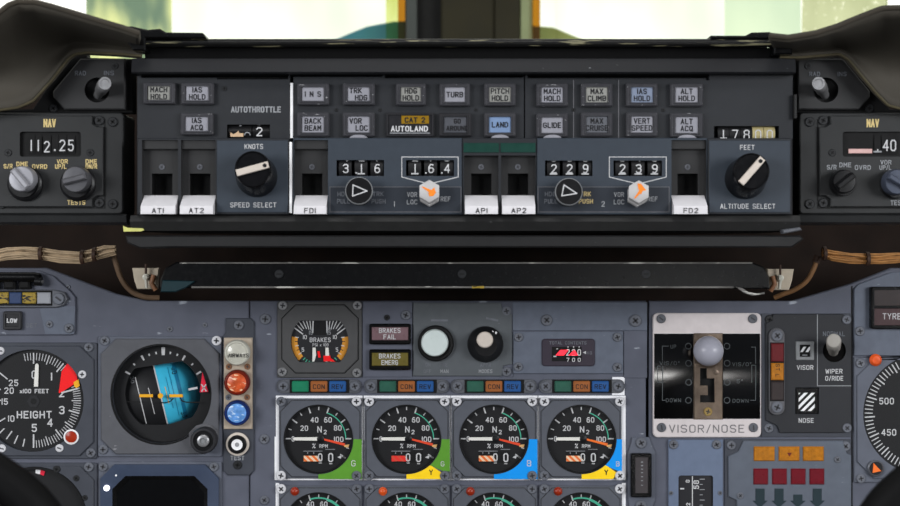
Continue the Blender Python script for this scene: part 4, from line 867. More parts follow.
# ============================================================ CENTRE TOP ROW
t = T('brake_pressure_gauge', 'grey flanged BRAKES pressure gauge with orange side arcs and red pointers', 'gauge', 320, 340, 0)
hole = [(320 + 28.8 * math.cos(R(a)), min(362, max(320.3, 341.3 - 28.8 * math.sin(R(a))))) for a in range(0, 360, 5)]
q = t.mb(); q.plate(rrect(277.5, 301.5, 362, 377.5, 2), [hole], .1, 2.4, 'brake_grey', .6); q.plate(octa(282.5, 305, 358, 372.5, 13.5), [hole], 2.5, 4.0, 'brake_grey', .7, 'bezel_black'); q.line(octa(282, 304.5, 358.6, 373, 13.8) + octa(282, 304.5, 358.6, 373, 13.8)[:1], .8, 2.55, 'slot_black'); t.add('flange', q)
for x, y in ((283.2, 305.4), (357.5, 305.4), (282.5, 371.5), (357, 372.5)): t.screw(x, y, 4.6, 'steel', 2.5, 'cross')
q = t.mb(); e = .75; q.box(290, 319, 350, 363, .2, .6, 'dial_grey'); q.box(312, 320, 328, 335, .6, .7, 'slot_black'); w = 'print_white'
for f in (-1, 1):
    px = 320 + f * 7.5
    for a, l, ww in ((88, 12, 1.1), (97, 9, .8), (106, 9, .8), (115, 9, .8), (124, 9, .8), (133, 9, .8), (143, 11, 1.2)):
        aa = R(a); ro = (341.3 - 320.8) / max(math.sin(aa), .01); ro = min(ro, 27.5 - 7.5 * abs(math.cos(aa)) * .8) + (0 if a > 110 else 0)
        x1, y1 = px - f * -1 * 0 + f * -math.cos(aa) * ro, 341.3 - math.sin(aa) * ro
        q.rib((x1, max(320.8, y1)), (px - f * math.cos(aa) * (ro - l), 341.3 - math.sin(aa) * (ro - l)), ww, e, w)
    a0, a1 = (170, 222) if f < 0 else (10, -42)
    q.arc(320, 341.3, 25.4, a0, a1, 6, e, 'arc_orange')
    for a in range(6):
        aa = a0 + (a1 - a0) * a / 5.; q.tick(320, 341.3, 21.5, 25, aa, .8, e + .1, 'dial_grey' if a % 2 else w)
    for a in range(4): q.tick(320, 341.3, 22, 25, (228 + a * 7) if f < 0 else (-48 - a * 7), .8, e, 'arc_green')
    for s, x, y, m in (('15', 9, 332.5, 'print_grey'), ('10', 15, 337, w), ('5', 17, 349.6, w)): q.text(s, 320 + f * x, y, 4.2, e, m, wt=.15, sx=.85)
q.text('BRAKES', 320.3, 339.8, 4.6, e + .1, w, wt=.15, w=21); q.text('PSI x 100', 320.6, 344.8, 3, e + .1, w, wt=.14, w=16); t.add('dial_face', q)
for x, rx in ((314.3, 318.8), (327.2, 326.8)):
    q = t.mb(); q.prism([(x - 1.6, 347.5), (x + 1.4, 347.5), (x + 2, 355), (x + .2, 361.5), (x - 1.8, 361.5)], 1.0, 1.6, 'needle_white'); t.add('needle', q, label='short white pointer')
q = t.mb(); q.prism([(317.5, 351), (319.8, 351), (320.8, 357.5), (318.4, 357.5)], 1.0, 1.5, 'flag_red'); q.prism([(323.5, 355.5), (330.5, 355.5), (331, 361), (323.8, 361.3)], 1.6, 2.0, 'flag_red'); q.prism([(331, 358), (335.5, 361.5), (331, 361.5)], 1.6, 2.0, 'flag_red'); t.add('red_pointer', q, label='red pointer tips')
pane(t, [(320 + 28.4 * math.cos(R(a)), min(361.7, max(320.6, 341.3 - 28.4 * math.sin(R(a))))) for a in range(0, 360, 5)], 2.6)

t = T('cover_plate', 'narrow grey plate behind the two BRAKES warning lights', 'panel', 388, 340, 0)
q = t.mb(); q.box(362.5, 301.8, 412.5, 377, .1, 1.2, 'board', .4); t.add('plate', q)
t.screw(406, 315, 5, 'screw_grey', 1.2); t.screw(387, 317.5, 3, 'screw_black', 1.2)
for y0, a, b, m, lab, la in ((323.5, 'BRAKES', 'FAIL', 'lens_plum', 'plum coloured warning light lettered BRAKES FAIL', 'plum lens'), (349, 'BRAKES', 'EMERG', 'lens_olive', 'olive warning light lettered BRAKES EMERG', 'olive lens')):
    t = T('warning_light', lab, 'warning light', 390, y0 + 10, 0, 'brake warning lights')
    q = t.mb(); q.plate(rrect(369.5, y0, 411, y0 + 20.5, 2, 3), [rect(371.8, y0 + 3.2, 408.8, y0 + 16.4)], 1.2, 6.5, 'black_gloss', 1.2); t.add('housing', q)
    q = t.mb(); q.prism(rect(371.6, y0 + 3, 409, y0 + 16.6), 1.2, 6.2, m, .9); q.text(a, 390, y0 + 6.6, 4.9, 6.4, 'print_white', wt=.15, w=21.5); q.text(b, 390, y0 + 13, 4.9, 6.4, 'print_white', wt=.15, w=12.5 if b == 'FAIL' else 16.5); t.add('lens', q, label=la)

t = T('selector_panel', 'light grey panel with a round pale lamp and a black knob', 'control panel', 462, 340, 0)
q = t.mb(); q.prism([(413, 302.5), (501, 302.5), (503, 312), (512, 314), (512, 364), (503, 366), (502, 376), (413, 376)], .1, 2.6, 'selector_grey', .7); q.box(500, 301.8, 513, 377, .1, 1.0, 'board', .3); t.add('face_plate', q)
for x, y in ((506.5, 311), (506.5, 371.5)): t.screw(x, y, 4.8, 'screw_grey', 1.2)
q = t.mb(); q.lathe(435.8, 343, [(18, 2.6), (18, 6), (17, 7), (14.6, 7.2), (14.2, 5)], 'bezel_black', 44); lo = t.add('press_lamp', q)
q = t.mb(); q.lathe(434.8, 342.2, [(13.6, 5), (13.4, 11), (12.4, 12.3), (0, 13)], 'lamp_pale', 40); t.add('lens', q, lo, label='pale round lens')
q = t.mb(); q.lathe(485.3, 344, [(18, 2.6), (18, 5), (16.5, 7), (12, 16), (11, 18), (0, 18)], 'knob_black', 44); k = t.add('selector_knob', q, label='black stepped knob with a cream cap')
q = t.mb(); q.lathe(484.3, 340.6, [(8, 16), (8.2, 22), (7.8, 24), (7.2, 24.8), (0, 25)], 'pointer_tan', 32, slant=(0, -.1)); q.prism([(492, 330), (493.6, 330.8), (492.2, 334.4), (490.8, 333.6)], 8, 10.5, 'white'); q.prism([(495.2, 330.8), (496.8, 331.6), (495.4, 334.8), (494, 334.2)], 8, 10.5, 'white'); t.add('knob_cap', q, k)
q = t.mb(); q.rib((431, 320.3), (448, 320.3), 2, 2.75, 'print_dim'); q.rib((486, 318), (498, 320.5), 2, 2.75, 'print_dim')
for s, x, y, m in (('OFF', 427.5, 371, 'print_dim'), ('MAN', 444.5, 371, 'print_grey'), ('MODES', 485.5, 371, 'print_grey'), ('APPR', 485.5, 364.6, 'print_dim'), ('ON', 428, 364.5, 'print_dim'), ('PRE', 443.5, 364.5, 'print_dim')): q.text(s, x, y, 3.6, 2.75, m, wt=.15, sx=.85)
t.print_on(q)

t = T('fuel_contents_indicator', 'grey plate with a small plum display of red digits under TOTAL CONTENTS', 'indicator', 567, 352, 0)
q = t.mb(); q.box(512.5, 302, 647, 330.5, .1, 1.6, 'plate_light', .5); q.box(623.5, 330.5, 647, 378, .1, 1.2, 'board', .4); t.add('upper_plate', q)
q = t.mb(); q.box(513, 331.5, 623, 373.5, .1, 2.6, 'plate_light', .6); t.add('face_plate', q)
for x, y, r, d in ((546.5, 320, 5.8, 1.6), (635, 320.5, 6.2, 1.6), (518.5, 337, 4.6, 2.6), (617, 337, 4.6, 2.6), (518, 366.5, 4.6, 2.6), (617, 367, 4.6, 2.6)): t.screw(x, y, r, 'screw_grey', d)
q = t.mb(); q.prism(rrect(541.5, 338.5, 594.5, 366, 3.5), 2.6, 4.2, 'display_plum', .8); q.box(551.5, 346.5, 581, 361, 4.2, 4.3, 'slot_black'); q.text('TOTAL CONTENTS', 567.5, 342.6, 3.2, 4.4, 'print_dim', w=37, wt=.16); q.prism([(582.5, 352.2), (585.5, 350.6), (585.5, 353.8)], 4.3, 4.5, 'print_white'); q.text('KG', 589, 352.6, 3, 4.4, 'print_dim', wt=.14); di = t.add('display', q)
for i, s in enumerate('220'):
    q = t.mb(); x = 567.5 + i * 5.6; q.xsweep(x - 2.6, x + 2.6, [(346.8, 4.25), (349, 4.7), (353, 5), (357, 4.7), (360.6, 4.25)], 'slot_black'); q.text(s, x, 352, 6.6, 5.1, 'print_white', wt=.15, sx=.75); q.text('7 0'[i] if i != 1 else '0', x, 359.4, 4, 5.1, 'print_white', wt=.18, sx=1.1); q.rib((x - .6, 346.6), (x + .6, 346.6), 1, 5.1, 'print_white'); t.add('digit_drum', q, di)
q = t.mb(); q.prism([(555, 355), (560, 349.5), (568, 349.5), (563.5, 355)], 5.2, 5.5, 'flag_red_glow'); q.prism([(568, 355), (574, 349.5), (577.5, 355)], 5.2, 5.5, 'flag_red_glow'); q.rib((553, 356), (556, 356), 1.2, 5.3, 'print_white'); q.rib((556, 348.5), (557.5, 348.5), 1, 5.3, 'print_white'); t.add('warning_flag', q, di, label='bright red flags over the digits')

# ============================================================ VISOR LEVER, WARNING PANELS ON THE RIGHT
t = T('visor_nose_lever', 'white plated VISOR/NOSE lever unit with a large grey ball knob', 'lever', 707, 376, 0)
q = t.mb(); q.plate(rrect(652.5, 313, 760.5, 437, 5), [rect(653.6, 333.5, 759.4, 418.5)], .1, 3.4, 'plate_white', .8, 'black_gloss'); q.text('VISOR/NOSE', 706, 428.2, 8, 3.6, 'print_engraved', w=75, wt=.12); t.add('face_plate', q, label='white plate engraved VISOR/NOSE')
for x, y in ((660.5, 318.5), (751.8, 318.5), (661, 427), (752.5, 427)): t.screw(x, y, 4.6, 'steel_dark', 3.4, 'slot')
RB = 58.0; cyv = 376
for x0, x1 in ((653.8, 692.5), (722.5, 759.2)):
    q = t.mb(); n = 20; am = math.asin(42.4 / RB)
    prof = [(cyv + RB * math.sin(-am + 2 * am * k / n), 3.2 + RB * (math.cos(-am + 2 * am * k / n) - 1) + 0) for k in range(n + 1)]
    dmin = prof[0][1]; prof = [(y, max(.15, 3.2 + (d - 3.2) * .18)) for y, d in prof]
    q.xsweep(x0, x1, [(prof[0][0], .12)] + prof + [(prof[-1][0], .12)], 'cover_gloss')
    def dat(y): return 3.2 + .18 * (math.sqrt(max(0, RB * RB - (y - cyv) ** 2)) - RB) + .15
    q.warp = lambda x, y, d: (x, y, dat(y) + d)
    if x0 < 700:
        for y in (346, 363, 382, 400): q.arc(688, y, 2.9, 0, 360, .8, 0, 'print_faint', 18)
        for s, y, x, w_ in (('UP', 346.5, 673, 5.5), ('VIS/0°', 363, 669, 20), ('DOWN', 400, 673, 15)): q.text(s, x, y, 3.8, 0, 'print_faint', w=w_, wt=.15)
        q.line([(668, 346), (662, 346), (662, 360)], .7, 0, 'print_faint'); q.line([(660, 366), (657, 366), (657, 382), (661, 382)], .7, 0, 'print_faint'); q.line([(662, 366), (662, 400), (665, 400)], .7, 0, 'print_faint')
    else:
        for y in (346, 363, 382, 400): q.arc(726.5, y, 2.9, 0, 360, .8, 0, 'print_faint', 18)
        for s, y, x, w_ in (('VIS/0°', 364, 741, 19), ('5°', 381, 739, 6), ('DOWN', 400.5, 740, 16)): q.text(s, x, y, 3.8, 0, 'print_faint', w=w_, wt=.15)
        q.line([(751, 347), (755, 347), (755, 363)], .7, 0, 'print_faint'); q.line([(755, 365), (751, 365), (751, 382)], .7, 0, 'print_faint'); q.line([(755, 366), (755, 400), (750, 400)], .7, 0, 'print_faint')
    t.add('scale_cover', q, label='glossy black curved cover')
slot = [(699.3, 367.7), (706, 367.7), (706, 378), (713.6, 378), (713.6, 402), (699.3, 402), (699.3, 394.6), (707, 394.6), (707, 385), (699.3, 385)]
q = t.mb(); q.plate(rect(693, 333, 722, 419), [slot], .1, 4.6, 'bronze', .8, 'slot_black'); q.box(694, 360, 721, 410, .12, .3, 'slot_black'); q.lathe(715, 372, [(2.6, 4.6), (2.6, 5), (2, 5.2), (0, 5.2)], 'bronze', 18); t.add('gate_plate', q, label='bronze gate with a zigzag slot')
t.screw(707, 411, 4.3, 'screw_brass', 4.6)
q = t.mb(); q.lathe(707.4, 353.5, [(6.5, 1), (6.5, 12), (13.6, 14), (14.2, 19), (12, 21)], 'bronze', 36, slant=(-.13, -.05)); t.add('lever_stem', q)
q = t.mb(); rb = 14.6; q.lathe(702.2, 348.6, [(0, 18)] + [(rb * math.sin(math.pi * k / 20), 18 + rb - rb * math.cos(math.pi * k / 20)) for k in range(1, 20)] + [(0, 18 + 2 * rb)], 'ball_grey', 48); t.add('ball_knob', q, label='large grey ball knob')

t = T('visor_wiper_panel', 'dark grey panel with VISOR and NOSE indicators and a pale wiper toggle', 'control panel', 806, 374, 0)
q = t.mb(); q.box(761, 313.5, 851, 437, .1, 1.2, 'flange_dark', .4); q.plate([(772, 314), (842, 314), (850.5, 321), (850.5, 424), (843, 432.5), (779, 432.5), (776, 425), (765, 420), (765, 323), (772, 320)], [rect(794.5, 341, 813.5, 360), rect(794.5, 387, 818, 414), circ(833.5, 350.5, 11.5, 28)], .3, 3.2, 'visor_panel', .6, 'slot_black')
q.box(820, 338, 846, 363, 1.2, 1.4, 'void'); q.line([(816.5, 314.5), (816.5, 385.5), (850, 385.5)], .8, 3.35, 'print_grey')
for s, x, y, w_, m in (('VISOR', 804.2, 367.2, 16.5, 'print_white'), ('NOSE', 805.3, 420, 15, 'print_white'), ('WIPER', 833, 371, 17, 'print_white'), ('O/RIDE', 833.3, 378, 18, 'print_white'), ('NORMAL', 833, 333.6, 22, 'print_dim')): q.text(s, x, y, 4.7, 3.4, m, w=w_, wt=.15)
t.add('face_plate', q)
for x, y in ((769, 319.5), (845.5, 319.5), (768.5, 428), (846, 427.5)): t.screw(x, y, 4.6, 'screw_black' if y < 400 and x < 800 else 'screw_grey', 3.2 if x > 800 else 1.2)
q = t.mb(); q.plate(rrect(794.8, 341.2, 813.2, 359.8, 1, 3), [rect(798.6, 344.4, 809.6, 356.6)], .5, 4.4, 'rim_pale', .6); q.box(797, 343, 811, 358, .5, 1.4, 'slot_black')
for x in (799.5, 805): q.prism([(x, 352), (x + 3.6, 346.6), (x + 6.4, 346.6), (x + 2.8, 352)], 1.4, 1.7, 'white')
q.rib((802, 355), (807, 355), .8, 1.6, 'print_grey'); t.add('visor_indicator', q, label='small square indicator with two white slashes')
q = t.mb(); q.plate(rect(795, 387.4, 817.6, 413.6), [rrect(797.5, 391.8, 815, 411.5, 1.5, 3)], .6, 3, 'black_gloss', .6); q.prism(rrect(797.2, 391.6, 815.4, 411.8, 1.5, 3), .6, 1.4, 'slot_black')
for k in range(-1, 4):
    # diagonal white bars clipped to the indicator window
    x0, x1, y0, y1 = 798.2, 814.4, 392.6, 410.8; a = 1196.4 + k * 7.2 ; b = a + 3.7   # x + y between a and b
    poly = [(x0, y0), (x1, y0), (x1, y1), (x0, y1)]
    def clip(P, sgn, c):
        o = []
        for i in range(len(P)):
            p0, p1 = P[i - 1], P[i]; f0, f1 = sgn * (p0[0] + p0[1] - c), sgn * (p1[0] + p1[1] - c)
            if (f0 >= 0) != (f1 >= 0):
                u = f0 / (f0 - f1); o.append((p0[0] + (p1[0] - p0[0]) * u, p0[1] + (p1[1] - p0[1]) * u))
            if f1 >= 0: o.append(p1)
        return o
    poly = clip(poly, 1, a); poly = clip(poly, -1, b) if poly else poly
    if len(poly) > 2: q.poly(poly, 1.6, 'white')
t.add('nose_indicator', q, label='black framed window of white diagonal stripes')
q = t.mb(); sl = (-.27, -.42); q.lathe(833.4, 351.5, [(5.2, .6), (5.6, 10), (7.0, 14), (7.2, 22), (7.4, 22.6), (7.4, 29), (6.4, 30.6), (0, 31)], 'toggle_cream', 30, slant=sl); t.add('wiper_toggle', q, label='pale ribbed toggle lever')
q = t.mb(); q.prism(rrect(767.8, 327.8, 783.5, 414.5, 7.5, 6), 3.2, 6, 'rim_grey', .9); q.box(768.6, 342, 782.6, 400.5, 6, 6.3, 'slot_black'); lo = t.add('lamp_column', q)
for y in (335.2, 406.5): t.screw(775.5, y, 5.8, 'screw_grey', 6, parent=lo)
for y0, y1, m, s in ((343, 361, 'lens_maroon', 'red'), (362.5, 379.5, 'lens_gold', 'orange'), (381, 399.6, 'lens_brown_dark', 'dark')):
    q = t.mb(); q.box(769.4, y0, 782, y1, 6.3, 8, m, .9)
    if s == 'orange': q.text('ST', 775.7, 366.6, 4, 8.2, 'print_black', rot=-90, wt=.15); q.text('L', 775.5, 374.6, 4, 8.2, 'print_black', rot=-90, wt=.15)
    t.add('lens', q, lo, label=s + ' lens')

t = T('gear_light_panel', 'grey panel with three orange lights over four dark red lights and arrows', 'warning panel', 788, 475, 0)
q = t.mb(); q.box(724.5, 439, 851, 540, .1, 1.2, 'flange_dark', .4); q.prism([(743, 440.5), (842, 440.5), (846, 453), (850.5, 455), (850.5, 540), (738, 540), (736, 500), (728, 496), (727.5, 456), (738, 451)], 1.2, 3.2, 'gear_grey', .7); t.add('face_plate', q)
for x, y, r in ((731, 445, 4.6), (845, 446, 5), (836.5, 459, 3.4), (739.5, 495, 3.4)): t.screw(x, y, r, 'screw_grey', 1.2 if r > 4 else 3.2)
for i, x in enumerate((753, 777.8, 802)):
    q = t.mb(); q.box(x, 446, x + 20.8, 460.4, 3.2, 4.6, 'lens_gold', .9); q.prism([(x + 8, 452), (x + 13, 452), (x + 10.5, 456)], 4.6, 4.7, 'lens_maroon' if i == 1 else 'lens_gold'); t.add('gear_light', q, label='orange rectangular light')
for x in (752.6, 771.3, 790, 808.6):
    q = t.mb(); q.box(x, 468, x + 14.6, 483.8, 3.2, 4.6, 'lens_crimson', .9); t.add('gear_light', q, label='dark red square light')
for x, y in ((759.3, 488), (778.2, 488), (797, 494), (816.3, 488)):
    q = t.mb(); q.prism([(x - 4.4, y), (x + 4.4, y), (x + 4.4, 500), (x + 7.5, 500), (x, 507), (x - 7.5, 500), (x - 4.4, 500)], 3.2, 3.9, 'arrow_dark', .3); t.add('arrow_lens', q, label='dark downward arrow')
t = T('trim_scale_panel', 'blue grey plate with a black vertical scale window below the lever unit', 'indicator panel', 695, 475, 0)
win = rrect(678, 475, 712.5, 540, 2.5, 3)
q = t.mb(); q.plate(rect(668, 439.5, 722.5, 545), [win], .1, 2.8, 'plate_blue', .6, 'slot_black'); t.add('face_plate', q)
for x, y, r in ((673, 444, 4.6), (716, 444, 4.6), (670.5, 492.5, 2.2), (719.5, 492.5, 2.2)): t.screw(x, y, r, 'screw_grey', 2.8)
q = t.mb(); q.box(677, 474, 713.5, 540, .15, .9, 'scale_black'); q.rib((692.2, 476), (692.2, 540), .9, 1.1, 'print_white'); q.text('8', 687.5, 481, 4, 1.1, 'print_white', wt=.2, rot=90); q.text('2', 688, 504, 4, 1.1, 'print_white', wt=.2, rot=90); q.rib((680, 488.5), (684, 488.5), 1.4, 1.1, 'print_white')
q.text('8', 696, 482, 5.6, 1.1, 'print_white', wt=.18, rot=90); q.text('5', 696, 487, 5.6, 1.1, 'print_white', wt=.18, rot=90)
for i in range(7): q.rib((699.5, 479 + i * 5.2), (702.5 + (2 if i % 2 == 0 else 0), 479 + i * 5.2), .8, 1.1, 'print_grey')
t.add('scale_window', q)
t = T('indicator_module', 'small brown vertical module on a grey lug plate right of the engine gauges', 'indicator', 640, 475, 0)
q = t.mb(); q.prism([(632, 437), (649, 437), (652, 446), (655, 452), (655, 500), (650, 512), (630, 512), (628, 500), (628, 452), (630, 446)], .1, 2.2, 'flange', .6); t.add('lug_plate', q)
t.screw(640.8, 442.5, 5.4, 'screw_grey', 2.2); t.screw(640.5, 505, 5.4, 'screw_grey', 2.2)
q = t.mb(); q.plate(rrect(630, 452.5, 650.6, 496, 1.5, 3), [rect(634, 456, 647.5, 492)], 2.2, 8, 'black_gloss', 1); q.prism(rect(633.4, 455.4, 648, 492.6), 2.2, 7, 'module_brown', .8)
for i, y in enumerate((461, 464.5, 468, 471.5, 475.5, 479.5, 484)): q.rib((640, y), (642, y), 1.2 if i < 2 else .8, 7.2, 'print_grey')
t.add('module_cover', q)

t = T('tyre_warning_panel', 'grey panel with stacked dark plum lights, the lower lettered TYRE', 'warning panel', 890, 318, 0)
q = t.mb(); q.prism([(853.5, 289), (858, 284), (892, 272), (950, 272), (950, 355.5), (853.5, 355.5)], .1, 2.2, 'plate_light', .6); t.add('face_plate', q)
t.screw(859, 331, 4.8, 'screw_grey', 2.2)
q = t.mb(); q.plate(rrect(868.5, 286.5, 945, 328.5, 2, 3), [rect(871.5, 289.5, 942, 305.5), rect(871.5, 308, 942, 325)], 2.2, 9, 'black_gloss', 1.2); t.add('housing', q)
q = t.mb(); q.prism(rect(871, 289, 942.5, 306), 2.2, 7.2, 'lens_brown_dark', .8); t.add('lens', q, label='unlit brown lens')
q = t.mb(); q.prism(rect(871, 307.6, 942.5, 325.4), 2.2, 7.2, 'lens_plum_dark', .8); q.text('TYRE', 880.6, 316, 6.2, 7.5, 'print_white', wt=.13, sx=.84, align='l'); t.add('lens', q, label='plum lens lettered TYRE')

t = T('airspeed_indicator', 'large black dial with numbers 500 and 450 cut by the picture edge', 'gauge', 920, 412, 0)
CX, CY, RD = 922.5, 413.5, 58
q = t.mb(); q.plate(rect(853.5, 357, 985, 482), [circ(CX, CY, RD + 2.5, 64)], .1, 2.2, 'flange', .6); q.plate(octa(856, 352 + 7, 984, 478, 17), [circ(CX, CY, RD + 2.5, 64)], 2.2, 4, 'flange', .7, 'bezel_black'); t.add('flange', q)
t.screw(859, 344, 4.4, 'screw_grey', 2.2) if False else None
for x, y in ((859.5, 363), (860, 478)): t.screw(x, y, 4.6, 'screw_grey', 2.4)
q = t.mb(); e = .75; q.disc(CX, CY, RD + 2.6, .5, 'dial_black', 64)
for i in range(0, 36):
    a = 118 + i * 4.1; big = i % 5 == 1
    if a < 250: q.tick(CX, CY, RD - (10 if big else 8), RD, a, 1.3 if big else 1.0, e, 'print_white')
q.text('500', 886.3, 401, 6.6, e, 'print_white', wt=.15, sx=.9); q.text('450', 888.5, 432.3, 6.6, e, 'print_white', wt=.15, sx=.9); t.add('dial_face', q)
pane(t, circ(CX, CY, RD + 1.8, 56), 3.2)
q = t.mb(); q.lathe(874, 358.6 + 1, [(6, 4), (6, 5.5), (4, 7.5), (0, 8)], 'lamp_orange', 28); t.add('warning_lamp', q, label='red orange round lamp')
q = t.mb(); q.lathe(874, 467.5, [(8.2, 3.9), (8.2, 6), (7, 7), (6.4, 6), (0, 6)], 'steel_dark', 32); q.disc(874, 467.5, 6.4, 6.1, 'dial_black', 24); q.prism([(871.5, 462), (879.2, 470), (870.5, 472)], 6.1, 6.9, 'needle_orange', .3); t.add('index_lamp', q, label='orange triangle in a round rim')

# ============================================================ LEFT SIDE INSTRUMENTS
t = T('marker_light_panel', 'grey upper left panel with a yellow and blue light strip and LOW button', 'control panel', 37, 303, 0)
q = t.mb(); q.prism([(-40, 270.5), (40, 270.5), (54, 276), (70, 290), (76, 297), (76, 331), (72, 335), (-40, 335)], .1, 2.6, 'board', .7); q.prism([(40, 306), (76, 306), (75, 334), (46, 334)], 2.6, 2.9, 'plate_light', .2); t.add('face_plate', q)
t.screw(50.5, 324, 3.6, 'screw_grey', 2.9); t.screw(70, 328, 4.8, 'screw_grey', 2.9)
q = t.mb(); q.prism([(-40, 289.5), (56, 289.5), (66, 292), (70, 298.5), (66, 305), (58, 307.5), (-40, 307.5)], 2.6, 6, 'steel_dark', 1); q.box(-40, 290.5, 54, 305.5, 6, 6.3, 'black_gloss'); st = t.add('light_strip', q)
t.screw(60.5, 298.5, 6, 'screw_grey', 6, 'slot', parent=st)
for x0, x1, m, s in ((-4, 10.8, 'marker_yellow', 'worn yellow'), (11.6, 23.8, 'marker_blue', 'blue'), (24.6, 38.4, 'marker_yellow', 'worn yellow'), (39.4, 53, 'marker_white', 'pale grey')):
    q = t.mb(); q.box(x0, 292.2, x1, 303.4, 6.3, 8, m, .8); t.add('lens', q, st, label=s + ' lens')
q = t.mb()
q.tube([(-40, 277, 8), (38, 277, 8)], [5] * 2, 'black_gloss', 16); q.tube([(38, 277, 8), (40, 277, 8), (40.2, 279, 8)], 4.8, 'black_gloss', 14)
for x in (-4, 12, 27): q.box(x - 6, 277, x + 5.5, 289, 2.6, 9, 'black_matt', 2)
q.tube([(38, 281, 9), (44.5, 281.5, 9)], 4.4, 'knob_black', 16); q.tube([(44, 281.5, 9), (46, 281.5, 9)], 1.8, 'steel', 12); t.add('dimmer_rod', q, label='glossy black ribbed rod')
q = t.mb(); q.plate(rrect(5, 311, 23.4, 329.5, 2, 3), [rect(7.5, 313.5, 21, 326.5)], 2.6, 7, 'bezel_dark', 1); q.prism(rect(7, 313, 21.5, 327), 2.6, 6, 'lens_black', .8); q.text('LOW', 14, 320.3, 4.4, 6.2, 'print_white', w=10.5, wt=.24); t.add('low_button', q, label='black button lettered LOW')
lett(t, [('DET', 32.5, 325.2, 4.2, 'print_dim', 11)], d=2.75)

def cornered(t, x0, y0, x1, y1, hole, m, c=14, dark=None):
    q = t.mb(); q.plate(rrect(x0, y0, x1, y1, 2.5), [hole], .1, 2.2, dark or m, .6); q.plate(octa(x0 + 3, y0 + 3, x1 - 3, y1 - 3, c), [hole], 2.2, 4.2, m, .8, 'bezel_black'); return t.add('flange', q)
t = T('height_gauge', 'large black HEIGHT dial with a red sector and white pointer near zero', 'gauge', 34, 400, 0)
CX, CY = 33.8, 400.2
cornered(t, -40, 342.5, 97.5, 458.5, circ(CX, CY, 51, 64), 'flange_dark')
for x, y, m, r, k in ((89.5, 343.6 + 3.5, 'screw_grey', 4.6, 'cross'), (91.5, 452.5, 'screw_grey', 4.8, 'cross'), (2, 350.5, 'screw_bright', 4, 'slot'), (83.5, 374, 'screw_bright', 4, 'cross'), (60.8, 447.5, 'screw_bright', 4, 'slot'), (3.5, 447.8, 'screw_bright', 4, 'slot')): t.screw(x, y, r, m, 4.2 if r < 4.5 else 2.2, k)
q = t.mb(); e = .75; q.disc(CX, CY, 51.2, .5, 'dial_black', 64); w = 'print_white'
P = {0: 90, 1: 51, 2: 15, 3: -16, 4: -53, 5: -90}
for v in range(-3, 50):
    n0 = max(0, min(4, v // 10)); a = P[n0] + (P[n0 + 1] - P[n0]) * (v - 10 * n0) / 10
    big = v % 10 == 0; mid = v % 5 == 0; q.tick(CX, CY, 36.5 if big else 38 if mid else 40, 47.5, a, 1.4 if big else 1.0 if mid else .7, e, w)
q.tick(CX, CY, 34, 47.5, -90, 1.5, e, w)
for a, l in ((-103, 8), (-114, 9), (-125, 10), (-136, 7), (212, 14), (180, 15), (162, 13), (141, 14)): q.tick(CX, CY, 47.5 - l, 47.5, a, 1.2, e, w)
for s, x, y in (('0', 34.5, 374.5), ('1', 51.8, 376.5), ('2', 62, 393), ('3', 62, 410), ('4', 50.3, 422.6), ('5', 34.5, 427.8), ('10', 11.5, 418.5), ('15', 5, 401.5), ('20', 9.3, 390.5), ('25', 13.7, 382.8)):
    big = len(s) == 1; q.text(s, x, y, 8.2 if big else 6.4, e, w, wt=.16, sx=.95)
q.text('HEIGHT', 34.5, 414.6, 7.6, e, w, wt=.17, w=35); q.text('x100 FEET', 34.5, 391, 4.4, e, w, wt=.2, w=29)
q.lathe(CX, CY + 1, [(6.5, .6), (6.5, 1.0)], 'dial_grey', 6); q.disc(CX, CY + 1, 3, 1.1, 'bezel_black', 20); fc = t.add('dial_face', q)
q = t.mb(); q.prism([(35.8, 364.5), (37.6, 363), (39.2, 365), (38.6, 386.5), (34.4, 386.5)], 1.4, 2.0, 'needle_white'); t.add('needle', q, label='white pointer')
q = t.mb(); q.prism([(62, 371.5), (67.6, 363.2), (73.5, 368), (77.2, 375.5), (78.2, 381.5), (70, 387), (60.5, 393), (59, 392.6), (60.5, 383)], 1.0, 1.5, 'flag_red'); t.add('warning_sector', q, label='bright red sector')
q = t.mb(); q.prism([(74, 382), (79, 379), (80.4, 385.5), (77, 388), (74.8, 386.4)], 1.5, 1.9, 'yellow'); q.tick(CX, CY, 29, 46, 15, 1.6, 1.7, w); t.add('index_bug', q, label='small yellow index')
pane(t, circ(CX, CY, 50, 56), 3.4)
q = t.mb(); q.lathe(72.5, 436.3, [(7.6, 3.0), (7.6, 5), (6.2, 5.6), (6, 4.4)], 'white', 32); q.lathe(72.5, 436.3, [(6.1, 3), (5.6, 5), (3, 5.8), (0, 6)], 'lamp_darkred', 28); t.add('warning_lamp', q, label='orange red lamp in a white ring')

